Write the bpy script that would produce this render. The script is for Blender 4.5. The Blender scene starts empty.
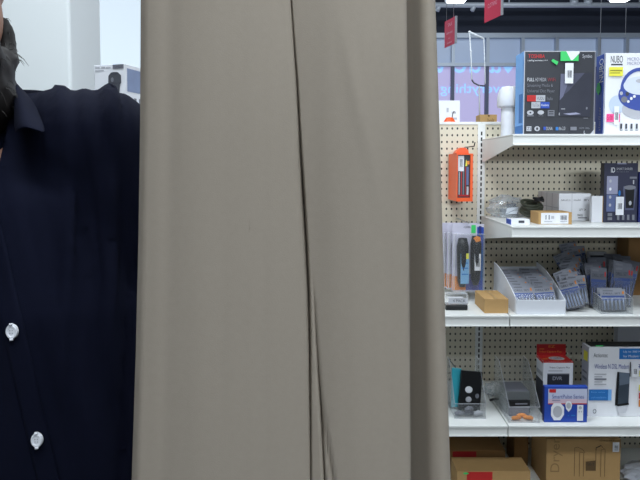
import bpy, bmesh, math, random
from mathutils import Vector, Matrix, noise
from mathutils.bvhtree import BVHTree
random.seed(7)
scene = bpy.context.scene
COL = scene.collection
R = math.radians

# ------------------------------------------------------------------ camera
H, PITCH, F, CX, CY = 1.5, R(3.0), 600.0, 335.0, 196.4
cp, sp = math.cos(PITCH), math.sin(PITCH)
CAM = Vector((0, 0, H))
cd = bpy.data.cameras.new('camera'); cam = bpy.data.objects.new('camera', cd); COL.objects.link(cam)
cam.location = CAM; cam.rotation_euler = (R(90) - PITCH, 0, 0)
cd.sensor_width = 36; cd.lens = F / 640 * 36
cd.shift_x = -(CX - 320) / 640; cd.shift_y = -(240 - CY) / 640
cd.clip_start = 0.02; cd.clip_end = 60
scene.camera = cam

def ray(px, py):
    a, b = (px - CX) / F, (CY - py) / F
    return Vector((a, cp + b * sp, -sp + b * cp))
def at(px, py, Y):
    d = ray(px, py); return CAM + d * (Y / d.y)
def on_z(px, py, Z):
    d = ray(px, py); return CAM + d * ((Z - H) / d.z)

# ------------------------------------------------------------------ materials
def lin(c):
    out = []
    for v in c[:3]:
        v /= 255.0
        out.append(v / 12.92 if v <= 0.04045 else ((v + 0.055) / 1.055) ** 2.4)
    return (*out, 1.0)
MATS = {}
def mat(name, rgb, rough=0.6, metal=0.0, var=0.06, scale=30.0, bump=0.0, bscale=400.0, spec=0.4):
    if name in MATS: return MATS[name]
    m = bpy.data.materials.new(name); m.use_nodes = True
    nt = m.node_tree; b = nt.nodes['Principled BSDF']
    c = lin(rgb)
    b.inputs['Roughness'].default_value = rough; b.inputs['Metallic'].default_value = metal
    b.inputs['Specular IOR Level'].default_value = spec
    tc = nt.nodes.new('ShaderNodeTexCoord')
    if var > 0:
        n = nt.nodes.new('ShaderNodeTexNoise'); n.inputs['Scale'].default_value = scale; n.inputs['Detail'].default_value = 3
        r = nt.nodes.new('ShaderNodeMix'); r.data_type = 'RGBA'
        r.inputs['A'].default_value = tuple(v * (1 - var) for v in c[:3]) + (1,)
        r.inputs['B'].default_value = tuple(min(1, v * (1 + var)) for v in c[:3]) + (1,)
        nt.links.new(tc.outputs['Object'], n.inputs['Vector']); nt.links.new(n.outputs['Fac'], r.inputs['Factor'])
        nt.links.new(r.outputs['Result'], b.inputs['Base Color'])
    else:
        b.inputs['Base Color'].default_value = c
    if bump > 0:
        n2 = nt.nodes.new('ShaderNodeTexNoise'); n2.inputs['Scale'].default_value = bscale
        bp = nt.nodes.new('ShaderNodeBump'); bp.inputs['Strength'].default_value = bump; bp.inputs['Distance'].default_value = 0.002
        nt.links.new(tc.outputs['Object'], n2.inputs['Vector']); nt.links.new(n2.outputs['Fac'], bp.inputs['Height'])
        nt.links.new(bp.outputs['Normal'], b.inputs['Normal'])
    MATS[name] = m; return m
def emit(name, rgb, s):
    if name in MATS: return MATS[name]
    m = bpy.data.materials.new(name); m.use_nodes = True; nt = m.node_tree
    b = nt.nodes['Principled BSDF']; b.inputs['Base Color'].default_value = lin(rgb)
    b.inputs['Emission Color'].default_value = lin(rgb); b.inputs['Emission Strength'].default_value = s
    b.inputs['Roughness'].default_value = 0.3
    MATS[name] = m; return m
def clear(name, rgb=(235, 240, 245), opacity=0.25, rough=0.12, bump=0.0, edge=0.6):
    if name in MATS: return MATS[name]
    m = bpy.data.materials.new(name); m.use_nodes = True; nt = m.node_tree
    b = nt.nodes['Principled BSDF']; b.inputs['Base Color'].default_value = lin(rgb); b.inputs['Roughness'].default_value = rough
    b.inputs['Specular IOR Level'].default_value = 0.8
    t = nt.nodes.new('ShaderNodeBsdfTransparent'); mx = nt.nodes.new('ShaderNodeMixShader')
    lw = nt.nodes.new('ShaderNodeLayerWeight'); lw.inputs['Blend'].default_value = 0.35
    ad = nt.nodes.new('ShaderNodeMath'); ad.operation = 'MULTIPLY_ADD'; ad.use_clamp = True
    ad.inputs[1].default_value = edge; ad.inputs[2].default_value = opacity
    nt.links.new(lw.outputs['Facing'], ad.inputs[0]); nt.links.new(ad.outputs[0], mx.inputs[0])
    nt.links.new(t.outputs[0], mx.inputs[1]); nt.links.new(b.outputs[0], mx.inputs[2])
    nt.links.new(mx.outputs[0], nt.nodes['Material Output'].inputs['Surface'])
    if bump:
        tc = nt.nodes.new('ShaderNodeTexCoord'); n2 = nt.nodes.new('ShaderNodeTexNoise'); n2.inputs['Scale'].default_value = 60
        bp = nt.nodes.new('ShaderNodeBump'); bp.inputs['Strength'].default_value = bump; bp.inputs['Distance'].default_value = 0.01
        nt.links.new(tc.outputs['Object'], n2.inputs['Vector']); nt.links.new(n2.outputs['Fac'], bp.inputs['Height'])
        nt.links.new(bp.outputs['Normal'], b.inputs['Normal'])
    MATS[name] = m; return m
def pegmat():
    m = bpy.data.materials.new('pegboard'); m.use_nodes = True; nt = m.node_tree; b = nt.nodes['Principled BSDF']
    b.inputs['Roughness'].default_value = 0.5
    tc = nt.nodes.new('ShaderNodeTexCoord'); sx = nt.nodes.new('ShaderNodeSeparateXYZ'); nt.links.new(tc.outputs['Object'], sx.inputs[0])
    def M(op, a, bb=None, cc=None):
        n = nt.nodes.new('ShaderNodeMath'); n.operation = op
        for i, v in enumerate((a, bb, cc)):
            if v is None: continue
            if isinstance(v, (int, float)): n.inputs[i].default_value = v
            else: nt.links.new(v, n.inputs[i])
        return n.outputs[0]
    def cell(out, pitch):
        return M('MULTIPLY', M('SUBTRACT', M('FRACT', M('DIVIDE', out, pitch)), 0.5), pitch)
    u = cell(sx.outputs['X'], 0.0241); v = cell(sx.outputs['Z'], 0.0312)
    d = M('SQRT', M('ADD', M('POWER', M('DIVIDE', u, 0.0040), 2), M('POWER', M('DIVIDE', v, 0.0056), 2)))
    hole = M('LESS_THAN', d, 1.0)
    n = nt.nodes.new('ShaderNodeTexNoise'); n.inputs['Scale'].default_value = 6; nt.links.new(tc.outputs['Object'], n.inputs['Vector'])
    base = nt.nodes.new('ShaderNodeMix'); base.data_type = 'RGBA'
    base.inputs['A'].default_value = lin((216, 207, 184)); base.inputs['B'].default_value = lin((226, 218, 198))
    nt.links.new(n.outputs['Fac'], base.inputs['Factor'])
    mx = nt.nodes.new('ShaderNodeMix'); mx.data_type = 'RGBA'; mx.inputs['B'].default_value = lin((40, 38, 34))
    nt.links.new(base.outputs['Result'], mx.inputs['A']); nt.links.new(hole, mx.inputs['Factor'])
    nt.links.new(mx.outputs['Result'], b.inputs['Base Color'])
    MATS['pegboard'] = m; return m
PEG = pegmat()
WHITE = mat('white_enamel', (232, 234, 232), 0.35, var=0.03)
PAPER = mat('white_card', (232, 234, 240), 0.55, var=0.03)
LGREY = mat('light_grey_print', (182, 184, 192), 0.6, var=0.03)
MGREY = mat('mid_grey_print', (120, 122, 132), 0.6, var=0.03)
DGREY = mat('dark_grey_print', (66, 68, 78), 0.6, var=0.03)
BLACK = mat('black_plastic', (22, 23, 26), 0.4, var=0.05)
BLACKCARD = mat('black_card', (48, 50, 58), 0.45, var=0.04)
KRAFT = mat('kraft_card', (184, 148, 98), 0.8, var=0.06)
KRAFTD = mat('kraft_print', (100, 78, 50), 0.8, var=0.05)
BROWN = mat('brown_card', (140, 104, 62), 0.85, var=0.08)
RED = mat('red_print', (196, 40, 40), 0.55, var=0.03)
DRED = mat('dark_red_card', (168, 30, 34), 0.55, var=0.04)
BLUE = mat('blue_print', (40, 76, 172), 0.5, var=0.04)
MBLUE = mat('mid_blue_print', (40, 116, 190), 0.5, var=0.03)
LBLUE = mat('light_blue_print', (120, 178, 240), 0.5, var=0.05)
NAVYCARD = mat('navy_card', (36, 46, 116), 0.45, var=0.05)
GREEN = mat('green_sticker', (66, 206, 110), 0.6, var=0.03)
YELLOW = mat('yellow_sticker', (236, 230, 80), 0.6, var=0.03)
PINK = mat('pink_sticker', (240, 84, 150), 0.6, var=0.03)
ORANGE = mat('orange_plastic', (240, 92, 34), 0.4, var=0.04)
ORANGEP = mat('orange_print', (226, 140, 60), 0.5, var=0.03)
TEAL = mat('teal_plastic', (60, 180, 200), 0.4, var=0.04)
STEEL = mat('steel', (176, 180, 186), 0.35, 0.7, var=0.03)
SHAVER = mat('dark_slate_card', (48, 50, 72), 0.45, var=0.05)
LILACP = mat('lilac_print', (150, 152, 178), 0.5, var=0.05)
CLEAR = clear('clear_plastic', opacity=0.045)
ACRYL = clear('acrylic', (200, 206, 210), opacity=0.035, rough=0.05, edge=0.4)
BAGM = clear('crinkled_clear_plastic', (205, 214, 222), opacity=0.2, rough=0.1, bump=0.0)

# ------------------------------------------------------------------ mesh builder
_fontcache = {}
def text_mesh(s):
    if s in _fontcache: return _fontcache[s]
    cu = bpy.data.curves.new('t', 'FONT'); cu.body = s; cu.resolution_u = 3
    o = bpy.data.objects.new('t', cu)
    me = bpy.data.meshes.new_from_object(o)
    vs = [v.co.copy() for v in me.vertices]; fs = [tuple(p.vertices) for p in me.polygons]
    bpy.data.meshes.remove(me); bpy.data.objects.remove(o); bpy.data.curves.remove(cu)
    x0 = min(v.x for v in vs); x1 = max(v.x for v in vs); y0 = min(v.y for v in vs); y1 = max(v.y for v in vs)
    vs = [((v.x - x0) / (x1 - x0), (v.y - y0) / (y1 - y0)) for v in vs]
    _fontcache[s] = (vs, fs); return _fontcache[s]

class MB:
    def __init__(s): s.rot = None; s.v = []; s.f = []; s.m = []; s.s = []; s.mats = []
    def mi(s, m):
        if m not in s.mats: s.mats.append(m)
        return s.mats.index(m)
    def add(s, vs, fs, m, smooth=False):
        o = len(s.v); s.v += [Vector(v) for v in vs]; k = s.mi(m)
        for f in fs: s.f.append(tuple(o + i for i in f)); s.m.append(k); s.s.append(smooth)
    def box(s, x0, x1, y0, y1, z0, z1, m, top=None, left=None):
        vs = [(x0, y0, z0), (x1, y0, z0), (x1, y1, z0), (x0, y1, z0), (x0, y0, z1), (x1, y0, z1), (x1, y1, z1), (x0, y1, z1)]
        s.add(vs, [(0, 3, 2, 1), (0, 1, 5, 4), (1, 2, 6, 5), (2, 3, 7, 6), (3, 0, 4, 7), (4, 5, 6, 7)], m)
        if top: s.m[-1] = s.mi(top)
        if left: s.m[-2] = s.mi(left)
    def poly(s, pts, m): s.add(pts, [tuple(range(len(pts)))], m)
    def prism(s, pts, d, m):           # planar polygon extruded by vector d
        n = len(pts); d = Vector(d); a = [Vector(p) for p in pts]
        s.add(a + [p + d for p in a], [tuple(range(n))[::-1], tuple(range(n, 2 * n))] + [(i, (i + 1) % n, n + (i + 1) % n, n + i) for i in range(n)], m)
    def tube(s, path, r, m, n=8, caps=True):
        path = [Vector(p) for p in path]; rs = r if isinstance(r, (list, tuple)) else [r] * len(path)
        rings = []; up = None
        for i, p in enumerate(path):
            t = (path[min(i + 1, len(path) - 1)] - path[max(i - 1, 0)]).normalized()
            if up is None: up = Vector((0, 0, 1)) if abs(t.z) < 0.9 else Vector((1, 0, 0))
            a = t.cross(up).normalized(); b = a.cross(t).normalized(); up = b
            rings.append([p + (a * math.cos(2 * math.pi * k / n) + b * math.sin(2 * math.pi * k / n)) * rs[i] for k in range(n)])
        vs = [q for rg in rings for q in rg]; fs = []
        for i in range(len(path) - 1):
            for k in range(n): fs.append((i * n + k, i * n + (k + 1) % n, (i + 1) * n + (k + 1) % n, (i + 1) * n + k))
        if caps: fs += [tuple(range(n))[::-1], tuple(range((len(path) - 1) * n, len(path) * n))]
        s.add(vs, fs, m, True)
    def lathe(s, prof, c, m, n=28, sx=1, sy=1):
        c = Vector(c); vs = []; fs = []
        for r, z in prof:
            for k in range(n): vs.append(c + Vector((r * sx * math.cos(2 * math.pi * k / n), r * sy * math.sin(2 * math.pi * k / n), z)))
        for i in range(len(prof) - 1):
            for k in range(n): fs.append((i * n + k, i * n + (k + 1) % n, (i + 1) * n + (k + 1) % n, (i + 1) * n + k))
        fs += [tuple(range(n))[::-1], tuple(range((len(prof) - 1) * n, len(prof) * n))]
        s.add(vs, fs, m, True)
    def ell(s, c, r, m, n=20, k=12, rot=None):
        c = Vector(c); vs = []; fs = []; rot = rot or s.rot
        for i in range(k + 1):
            t = math.pi * i / k
            for j in range(n):
                p = Vector((r[0] * math.sin(t) * math.cos(2 * math.pi * j / n), r[1] * math.sin(t) * math.sin(2 * math.pi * j / n), -r[2] * math.cos(t)))
                if rot: p = rot @ p
                vs.append(c + p)
        for i in range(k):
            for j in range(n): fs.append((i * n + j, i * n + (j + 1) % n, (i + 1) * n + (j + 1) % n, (i + 1) * n + j))
        s.add(vs, fs, m, True)
    def build(s, name, parent=None, bevel=0.0, weld=False):
        me = bpy.data.meshes.new(name); me.from_pydata([tuple(v) for v in s.v], [], s.f)
        for m in s.mats: me.materials.append(m)
        for p, k, sm in zip(me.polygons, s.m, s.s): p.material_index = k; p.use_smooth = sm
        if weld:
            bm = bmesh.new(); bm.from_mesh(me); bmesh.ops.remove_doubles(bm, verts=bm.verts, dist=1e-6); bmesh.ops.recalc_face_normals(bm, faces=bm.faces); bm.to_mesh(me); bm.free()
        me.update()
        o = bpy.data.objects.new(name, me); COL.objects.link(o)
        if parent: o.parent = parent
        if bevel:
            b = o.modifiers.new('bevel', 'BEVEL'); b.width = bevel; b.segments = 2; b.limit_method = 'ANGLE'; b.angle_limit = R(40)
        return o
    def shift(s, d):
        d = Vector(d); s.v = [p + d for p in s.v]; return s

def tag(o, label=None, cat=None, group=None, kind=None):
    if label: o['label'] = label
    if cat: o['category'] = cat
    if group: o['group'] = group
    if kind: o['kind'] = kind
    return o
def thing(name, label, cat, loc=(0, 0, 0), rz=0, group=None):
    o = bpy.data.objects.new(name, None); COL.objects.link(o); o.location = loc; o.rotation_euler = (0, 0, rz); o.empty_display_size = 0.05
    return tag(o, label, cat, group)
def struct(mb, name, bevel=0): return tag(mb.build(name, None, bevel), kind='structure')
def dup(o, parent=None):
    c = o.copy(); COL.objects.link(c)
    if parent is not None: c.parent = parent
    for ch in [k for k in bpy.data.objects if k.parent == o]: dup(ch, c)
    return c

# prints: flat graphics on one face of a box.  O origin, U and V full-width / full-height vectors, items in 0..1
def prints(name, parent, O, U, V, items, label=None, lift=0.0006):
    O, U, V = Vector(O), Vector(U), Vector(V); N = U.cross(V).normalized(); mb = MB()
    for k, it in enumerate(items):
        off = N * (lift + 0.00025 * k)
        P = lambda u, v: O + U * u + V * v + off
        t = it[0]
        if t == 'r': _, a, b, c, d, m = it; mb.poly([P(a, b), P(c, b), P(c, d), P(a, d)], m)
        elif t == 'p': mb.poly([P(*q) for q in it[1]], it[2])
        elif t == 'e':
            _, a, b, ra, rb, m = it; mb.poly([P(a + ra * math.cos(i * math.pi / 12), b + rb * math.sin(i * math.pi / 12)) for i in range(24)], m)
        elif t == 'o':                          # ring
            _, a, b, ra, rb, w, m = it; n = 28; vs = []
            for i in range(n):
                c_, s_ = math.cos(i * 2 * math.pi / n), math.sin(i * 2 * math.pi / n)
                vs += [P(a + ra * c_, b + rb * s_), P(a + ra * w * c_, b + rb * w * s_)]
            mb.add(vs, [(2 * i, 2 * ((i + 1) % n), 2 * ((i + 1) % n) + 1, 2 * i + 1) for i in range(n)], m)
        elif t in ('t', 'T'):
            _, a, b, c, d, s_, m = it; vs, fs = text_mesh(s_)
            if t == 't': q = [P(a + (c - a) * x, b + (d - b) * y) for x, y in vs]
            else: q = [P(c - (c - a) * y, b + (d - b) * x) for x, y in vs]     # reads upwards
            mb.add(q, fs, m)
        elif t == 'l':                          # stroke between two points, width given along U
            _, a, b, c, d, w, m = it; p, q = P(a, b), P(c, d); s_ = (q - p).cross(N).normalized() * (w * U.length / 2)
            mb.poly([p - s_, q - s_, q + s_, p + s_], m)
    o = mb.build(name, parent)
    if label: o['label'] = label
    return o
def barcode(a, b, c, d, vertical=False, m=None):
    it = []; n = 7; m = m or DGREY
    for i in range(n):
        w = 0.5 + 0.3 * ((i * 7) % 3)
        if vertical:
            y = b + (d - b) * (i + 0.2) / n; it.append(('r', a, y, c, y + (d - b) / n * w * 0.6, m))
        else:
            x = a + (c - a) * (i + 0.2) / n; it.append(('r', x, b, x + (c - a) / n * w * 0.6, d, m))
    return it

class Px:                                   # turns photo-measured print positions into 0..1 on a face
    def __init__(s, x0, y0, x1, y1): s.a = (x0, y0, x1, y1)
    def u(s, x): return (x - s.a[0]) / (s.a[2] - s.a[0])
    def v(s, y): return (s.a[3] - y) / (s.a[3] - s.a[1])
    def r(s, x0, y0, x1, y1, m): return ('r', s.u(x0), s.v(y1), s.u(x1), s.v(y0), m)
    def t(s, x0, y0, x1, y1, txt, m, k='t'): return (k, s.u(x0), s.v(y1), s.u(x1), s.v(y0), txt, m)
    def e(s, x, y, rx, ry, m): return ('e', s.u(x), s.v(y), rx / (s.a[2] - s.a[0]), ry / (s.a[3] - s.a[1]), m)
    def o(s, x, y, rx, ry, w, m): return ('o', s.u(x), s.v(y), rx / (s.a[2] - s.a[0]), ry / (s.a[3] - s.a[1]), w, m)
    def p(s, pts, m): return ('p', [(s.u(x), s.v(y)) for x, y in pts], m)
    def l(s, x0, y0, x1, y1, w, m): return ('l', s.u(x0), s.v(y0), s.u(x1), s.v(y1), w / (s.a[2] - s.a[0]), m)
    def bar(s, x0, y0, x1, y1, vertical=False): return barcode(s.u(x0), s.v(y1), s.u(x1), s.v(y0), vertical)

class Box:                                  # a carton: mesh at its base centre, prints as children
    def __init__(s, name, label, cat, rect, z, dep, front, left=None, top=None, Y=None, group=None, rz=0, bevel=0.0015, zb=None):
        x0, y0, x1, y1 = rect
        if Y is None: Y = on_z((x0 + x1) / 2, y1, z).y
        X0 = at(x0, (y0 + y1) / 2, Y).x; X1 = at(x1, (y0 + y1) / 2, Y).x
        s.w = X1 - X0; s.h = at(x0, y0, Y).z - z; s.d = dep
        mb = MB(); mb.box(-s.w / 2, s.w / 2, 0, dep, 0, s.h, front, top, left)
        s.o = mb.build(name, None, bevel); s.o.location = ((X0 + X1) / 2, Y, z); s.o.rotation_euler = (0, 0, rz)
        tag(s.o, label, cat, group); s.px = Px(*rect)
    def front(s, name, items, label=None, lift=0.0006): return prints(name, s.o, (-s.w / 2, 0, 0), (s.w, 0, 0), (0, 0, s.h), items, label, lift)
    def left(s, name, items, label=None, lift=0.0006): return prints(name, s.o, (-s.w / 2, s.d, 0), (0, -s.d, 0), (0, 0, s.h), items, label, lift)
    def topf(s, name, items, label=None, lift=0.0006): return prints(name, s.o, (-s.w / 2, 0, s.h), (s.w, 0, 0), (0, s.d, 0), items, label, lift)

# ------------------------------------------------------------------ room shell
XL, XR, YN, YB, ZC = -4.6, 5.2, -9.0, 9.0, 4.9
FLOORM = mat('floor_tile', (84, 82, 78), 0.4, var=0.08, scale=3)
CEILM = mat('dark_ceiling', (34, 38, 50), 0.9, var=0.1, scale=2)
WALLM = mat('wall_paint', (226, 232, 236), 0.8, var=0.02, scale=3)
NAVYW = mat('dark_soffit', (48, 54, 70), 0.8, var=0.08, scale=2)
MULL = mat('mullion_aluminium', (176, 186, 200), 0.4, 0.3, var=0.03)
MULLD = mat('mullion_dark', (92, 98, 120), 0.5, 0.2, var=0.03)
def plane(name, x0, x1, y0, y1, z0, z1, m):
    mb = MB(); mb.box(x0, x1, y0, y1, z0, z1, m); return struct(mb, name)
plane('floor', XL, XR, YN, YB, -0.1, 0, FLOORM)
plane('ceiling', XL, XR, YN, YB, ZC, ZC + 0.1, CEILM)
plane('wall_left', XL - 0.1, XL, YN, YB, 0, ZC, WALLM)
plane('wall_right', XR, XR + 0.1, YN, YB, 0, ZC, mat('grey_side_wall', (120, 122, 128), 0.8, var=0.03))
plane('wall_front', XL, XR, YN - 0.1, YN, 0, ZC, mat('grey_wall', (110, 112, 118), 0.8, var=0.03))
plane('light_block_tall', -1.8, 0.36, -1.5, -1.1, 0, 2.7, mat('grey_side_wall', (120, 122, 128), 0.8, var=0.03))  # unseen tall block, added to keep the far lamp off the curtain
plane('light_block_low', 0.36, 4.4, -1.5, -1.1, 0, 1.80, mat('grey_side_wall', (120, 122, 128), 0.8, var=0.03))  # unseen low block, added to shade the lower shelves from the far lamp
xw0_ = at(330, 60, YB).x; zs = at(500, 35.5, YB).z; zt = at(500, 64.5, YB).z
plane('wall_back', xw0_, XR, YB, YB + 0.12, zs, ZC, NAVYW)
plane('wall_back_left', XL, xw0_, YB, YB + 0.12, 4.6, ZC, WALLM)
plane('wall_back_lower', XL, XR, YB, YB + 0.12, 0, 0.5, WALLM)
# store-front glazing; daylight is put in as a glow of panes and lettering
def X9(px): return at(px, 60, YB).x
xw0, xw1 = X9(330), XR
PANE_T = emit('window_pane_frosted', (142, 158, 184), 0.50)
PANE_B = emit('window_vinyl_lilac', (172, 166, 206), 0.62)
LETTER = emit('window_lettering_blue', (146, 196, 246), 0.74)
mb = MB(); mb.box(xw0, xw1, YB + 0.05, YB + 0.07, zt, zs, PANE_T); win = struct(mb, 'window_1')
mb = MB(); mb.box(xw0, xw1, YB + 0.05, YB + 0.07, 0.5, zt, PANE_B); o = mb.build('vinyl_pane', win); o['label'] = 'lilac graphic film on the lower glass'
mb = MB()
for px in (420, 453.6, 488, 523, 557, 599, 627, 665):
    x = X9(px); w = 0.035
    mb.box(x - w, x + w * 0.4, YB - 0.03, YB + 0.05, zt, zs, MULL); mb.box(x - w, x + w * 0.3, YB - 0.03, YB + 0.05, 0.5, zt, MULLD)
mb.box(xw0, xw1, YB - 0.04, YB + 0.05, zs - 0.04, zs + 0.03, MULL); mb.box(xw0, xw1, YB - 0.04, YB + 0.05, zt - 0.03, zt + 0.02, MULL)
mb.build('window_frame', win)
# lettering is on the outside of the glass, so from in here it reads backwards
def mirrored(txt, x0, x1, y0, y1, name):
    mb = MB(); vs, fs = text_mesh(txt); A = at(x0, y1, YB + 0.045); B = at(x1, y0, YB + 0.045)
    mb.add([(B.x + (A.x - B.x) * u, YB + 0.045, min(zt, A.z + (B.z - A.z) * v)) for u, v in vs], fs, LETTER); return mb.build(name, win)
mirrored('everything', 440.5, 507, 83.5, 96, 'window_lettering')
mirrored('value', 454.5, 515, 46, 73, 'window_lettering')
mirrored('us', 424, 444, 46, 73, 'window_lettering')
# bright window at the left and the white pillar in front of it
DAY = emit('daylight_glow_pane', (226, 241, 253), 0.80)  # daylight put in as the pane's own glow
mb = MB(); mb.box(XL, xw0, YB + 0.05, YB + 0.07, 0.5, 4.6, DAY); w2 = struct(mb, 'window_2')
mb = MB()
for x in (XL + 0.04, xw0 - 0.05): mb.box(x - 0.05, x + 0.05, YB - 0.02, YB + 0.05, 0.5, 4.6, MULL)
mb.build('window_frame', w2)
pe = at(70, 40, 2.6).x; pb = (pe / ((104 - CX) / F))
mb = MB(); mb.box(pe - 0.75, pe, 2.6, pb, 0, ZC, mat('pillar_paint', (228, 233, 234), 0.8, var=0.015, scale=4)); struct(mb, 'pillar_left', bevel=0.012)
# ceiling pipe run
PIPE = mat('painted_pipe', (206, 214, 226), 0.5, 0.2)
mb = MB(); za = at(520, 5, 8.4).z
mb.tube([(0.4, 8.4, za), (XR, 8.4, za)], 0.036, PIPE, 10)
for px in (440, 475, 574, 588): mb.tube([at(px, 5, 8.4), at(px - 3, 11, 8.4) if px in (440, 475) else at(px, 0, 8.4)], 0.03 if px < 500 else 0.06, PIPE, 8)
for x in (0.6, 2.4, 4.2): mb.tube([(x, 8.4, za), (x, 8.4, ZC)], 0.01, PIPE, 6)
struct(mb, 'trim_1')

# ------------------------------------------------------------------ shelving
YF, YBK = 2.312, 2.80
S1 = at(560, 134.0, YF).z; S2 = at(560, 226.0, YF).z; S3 = at(560, 315.0, YF).z; S4 = at(560, 424.8, YF).z
ZT = at(460, 124.5, YBK).z; ZB = 0.15
XP = at(480.5, 200, YBK).x
XL0, XR1 = XP - 0.68, XP + 0.95
LIP = 0.044
def bay(label, x0, x1, shelves, loc_group):
    t = thing('shelving_bay', label, 'shelf unit', ((x0 + x1) / 2, YBK, 0), group=loc_group); ox = (x0 + x1) / 2; oy = YBK
    def S(mb): return mb.shift((-ox, -oy, 0))
    mb = MB(); mb.box(x0, x1, YBK, YBK + 0.012, ZB, ZT, PEG); S(mb).build('pegboard_panel', t)
    mb = MB(); mb.box(x0, x1, YBK - 0.004, YBK + 0.03, ZT - 0.001, ZT + 0.012, WHITE); S(mb).build('top_rail', t, 0.002)
    for z in shelves:
        mb = MB(); g = 0.002
        mb.box(x0 + g, x1 - g, YF + 0.001, YBK - 0.001, z - 0.006, z, WHITE)
        mb.box(x0 + g, x1 - g, YF - 0.006, YF + 0.001, z - LIP, z - 0.0005, WHITE)
        mb.box(x0 + g, x1 - g, YF - 0.010, YF - 0.006, z - 0.008, z - 0.0005, WHITE)
        mb.box(x0 + g, x1 - g, YF - 0.009, YF - 0.006, z - LIP, z - LIP + 0.006, WHITE)
        sh = S(mb).build('shelf', t, 0.0012)
        for x in (x0 + 0.003, x1 - 0.006):
            mb = MB(); mb.prism([(x, YF + 0.002, z - 0.007), (x, YBK - 0.002, z - 0.007), (x, YBK - 0.002, z - 0.105), (x, YBK - 0.04, z - 0.105), (x, YF + 0.002, z - LIP)], (0.003, 0, 0), WHITE)
            S(mb).build('bracket', sh)
    mb = MB(); mb.box(x0, x1, YF - 0.01, YBK, ZB - 0.02, ZB, WHITE); mb.box(x0, x1, YF, YF + 0.01, 0, ZB - 0.02, WHITE); S(mb).build('base_deck', t, 0.002)
    mb = MB(); mb.box(x0, x1, YBK + 0.013, YBK + 0.45, ZT - 0.03, ZT - 0.012, WHITE); mb.box(x0, x1, YBK + 0.02, YBK + 0.035, 0, ZT - 0.03, WHITE); S(mb).build('rear_shelf', t)
    return t, S
SLOT = mat('slot_dark', (40, 40, 42), 0.8, var=0)
def post(t, S, x):
    mb = MB(); mb.box(x - 0.017, x + 0.017, YBK - 0.006, YBK - 0.0005, 0, ZT, WHITE)
    z = ZB + 0.02
    while z < ZT - 0.03:
        mb.box(x - 0.0035, x + 0.0035, YBK - 0.0064, YBK - 0.0061, z, z + 0.017, SLOT); z += 0.0262
    S(mb).build('upright_post', t)
tL, SLf = bay('white pegboard shelving bay holding hanging packs, right beside the curtain', XL0, XP, [S3, S4], 'white pegboard shelving bays')
tR, SRf = bay('white pegboard shelving bay stacked with boxes on four shelves', XP, XR1, [S1, S2, S3, S4], 'white pegboard shelving bays')
post(tL, SLf, XP); post(tL, SLf, XL0 + 0.018); post(tR, SRf, XR1 - 0.018)

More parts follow.
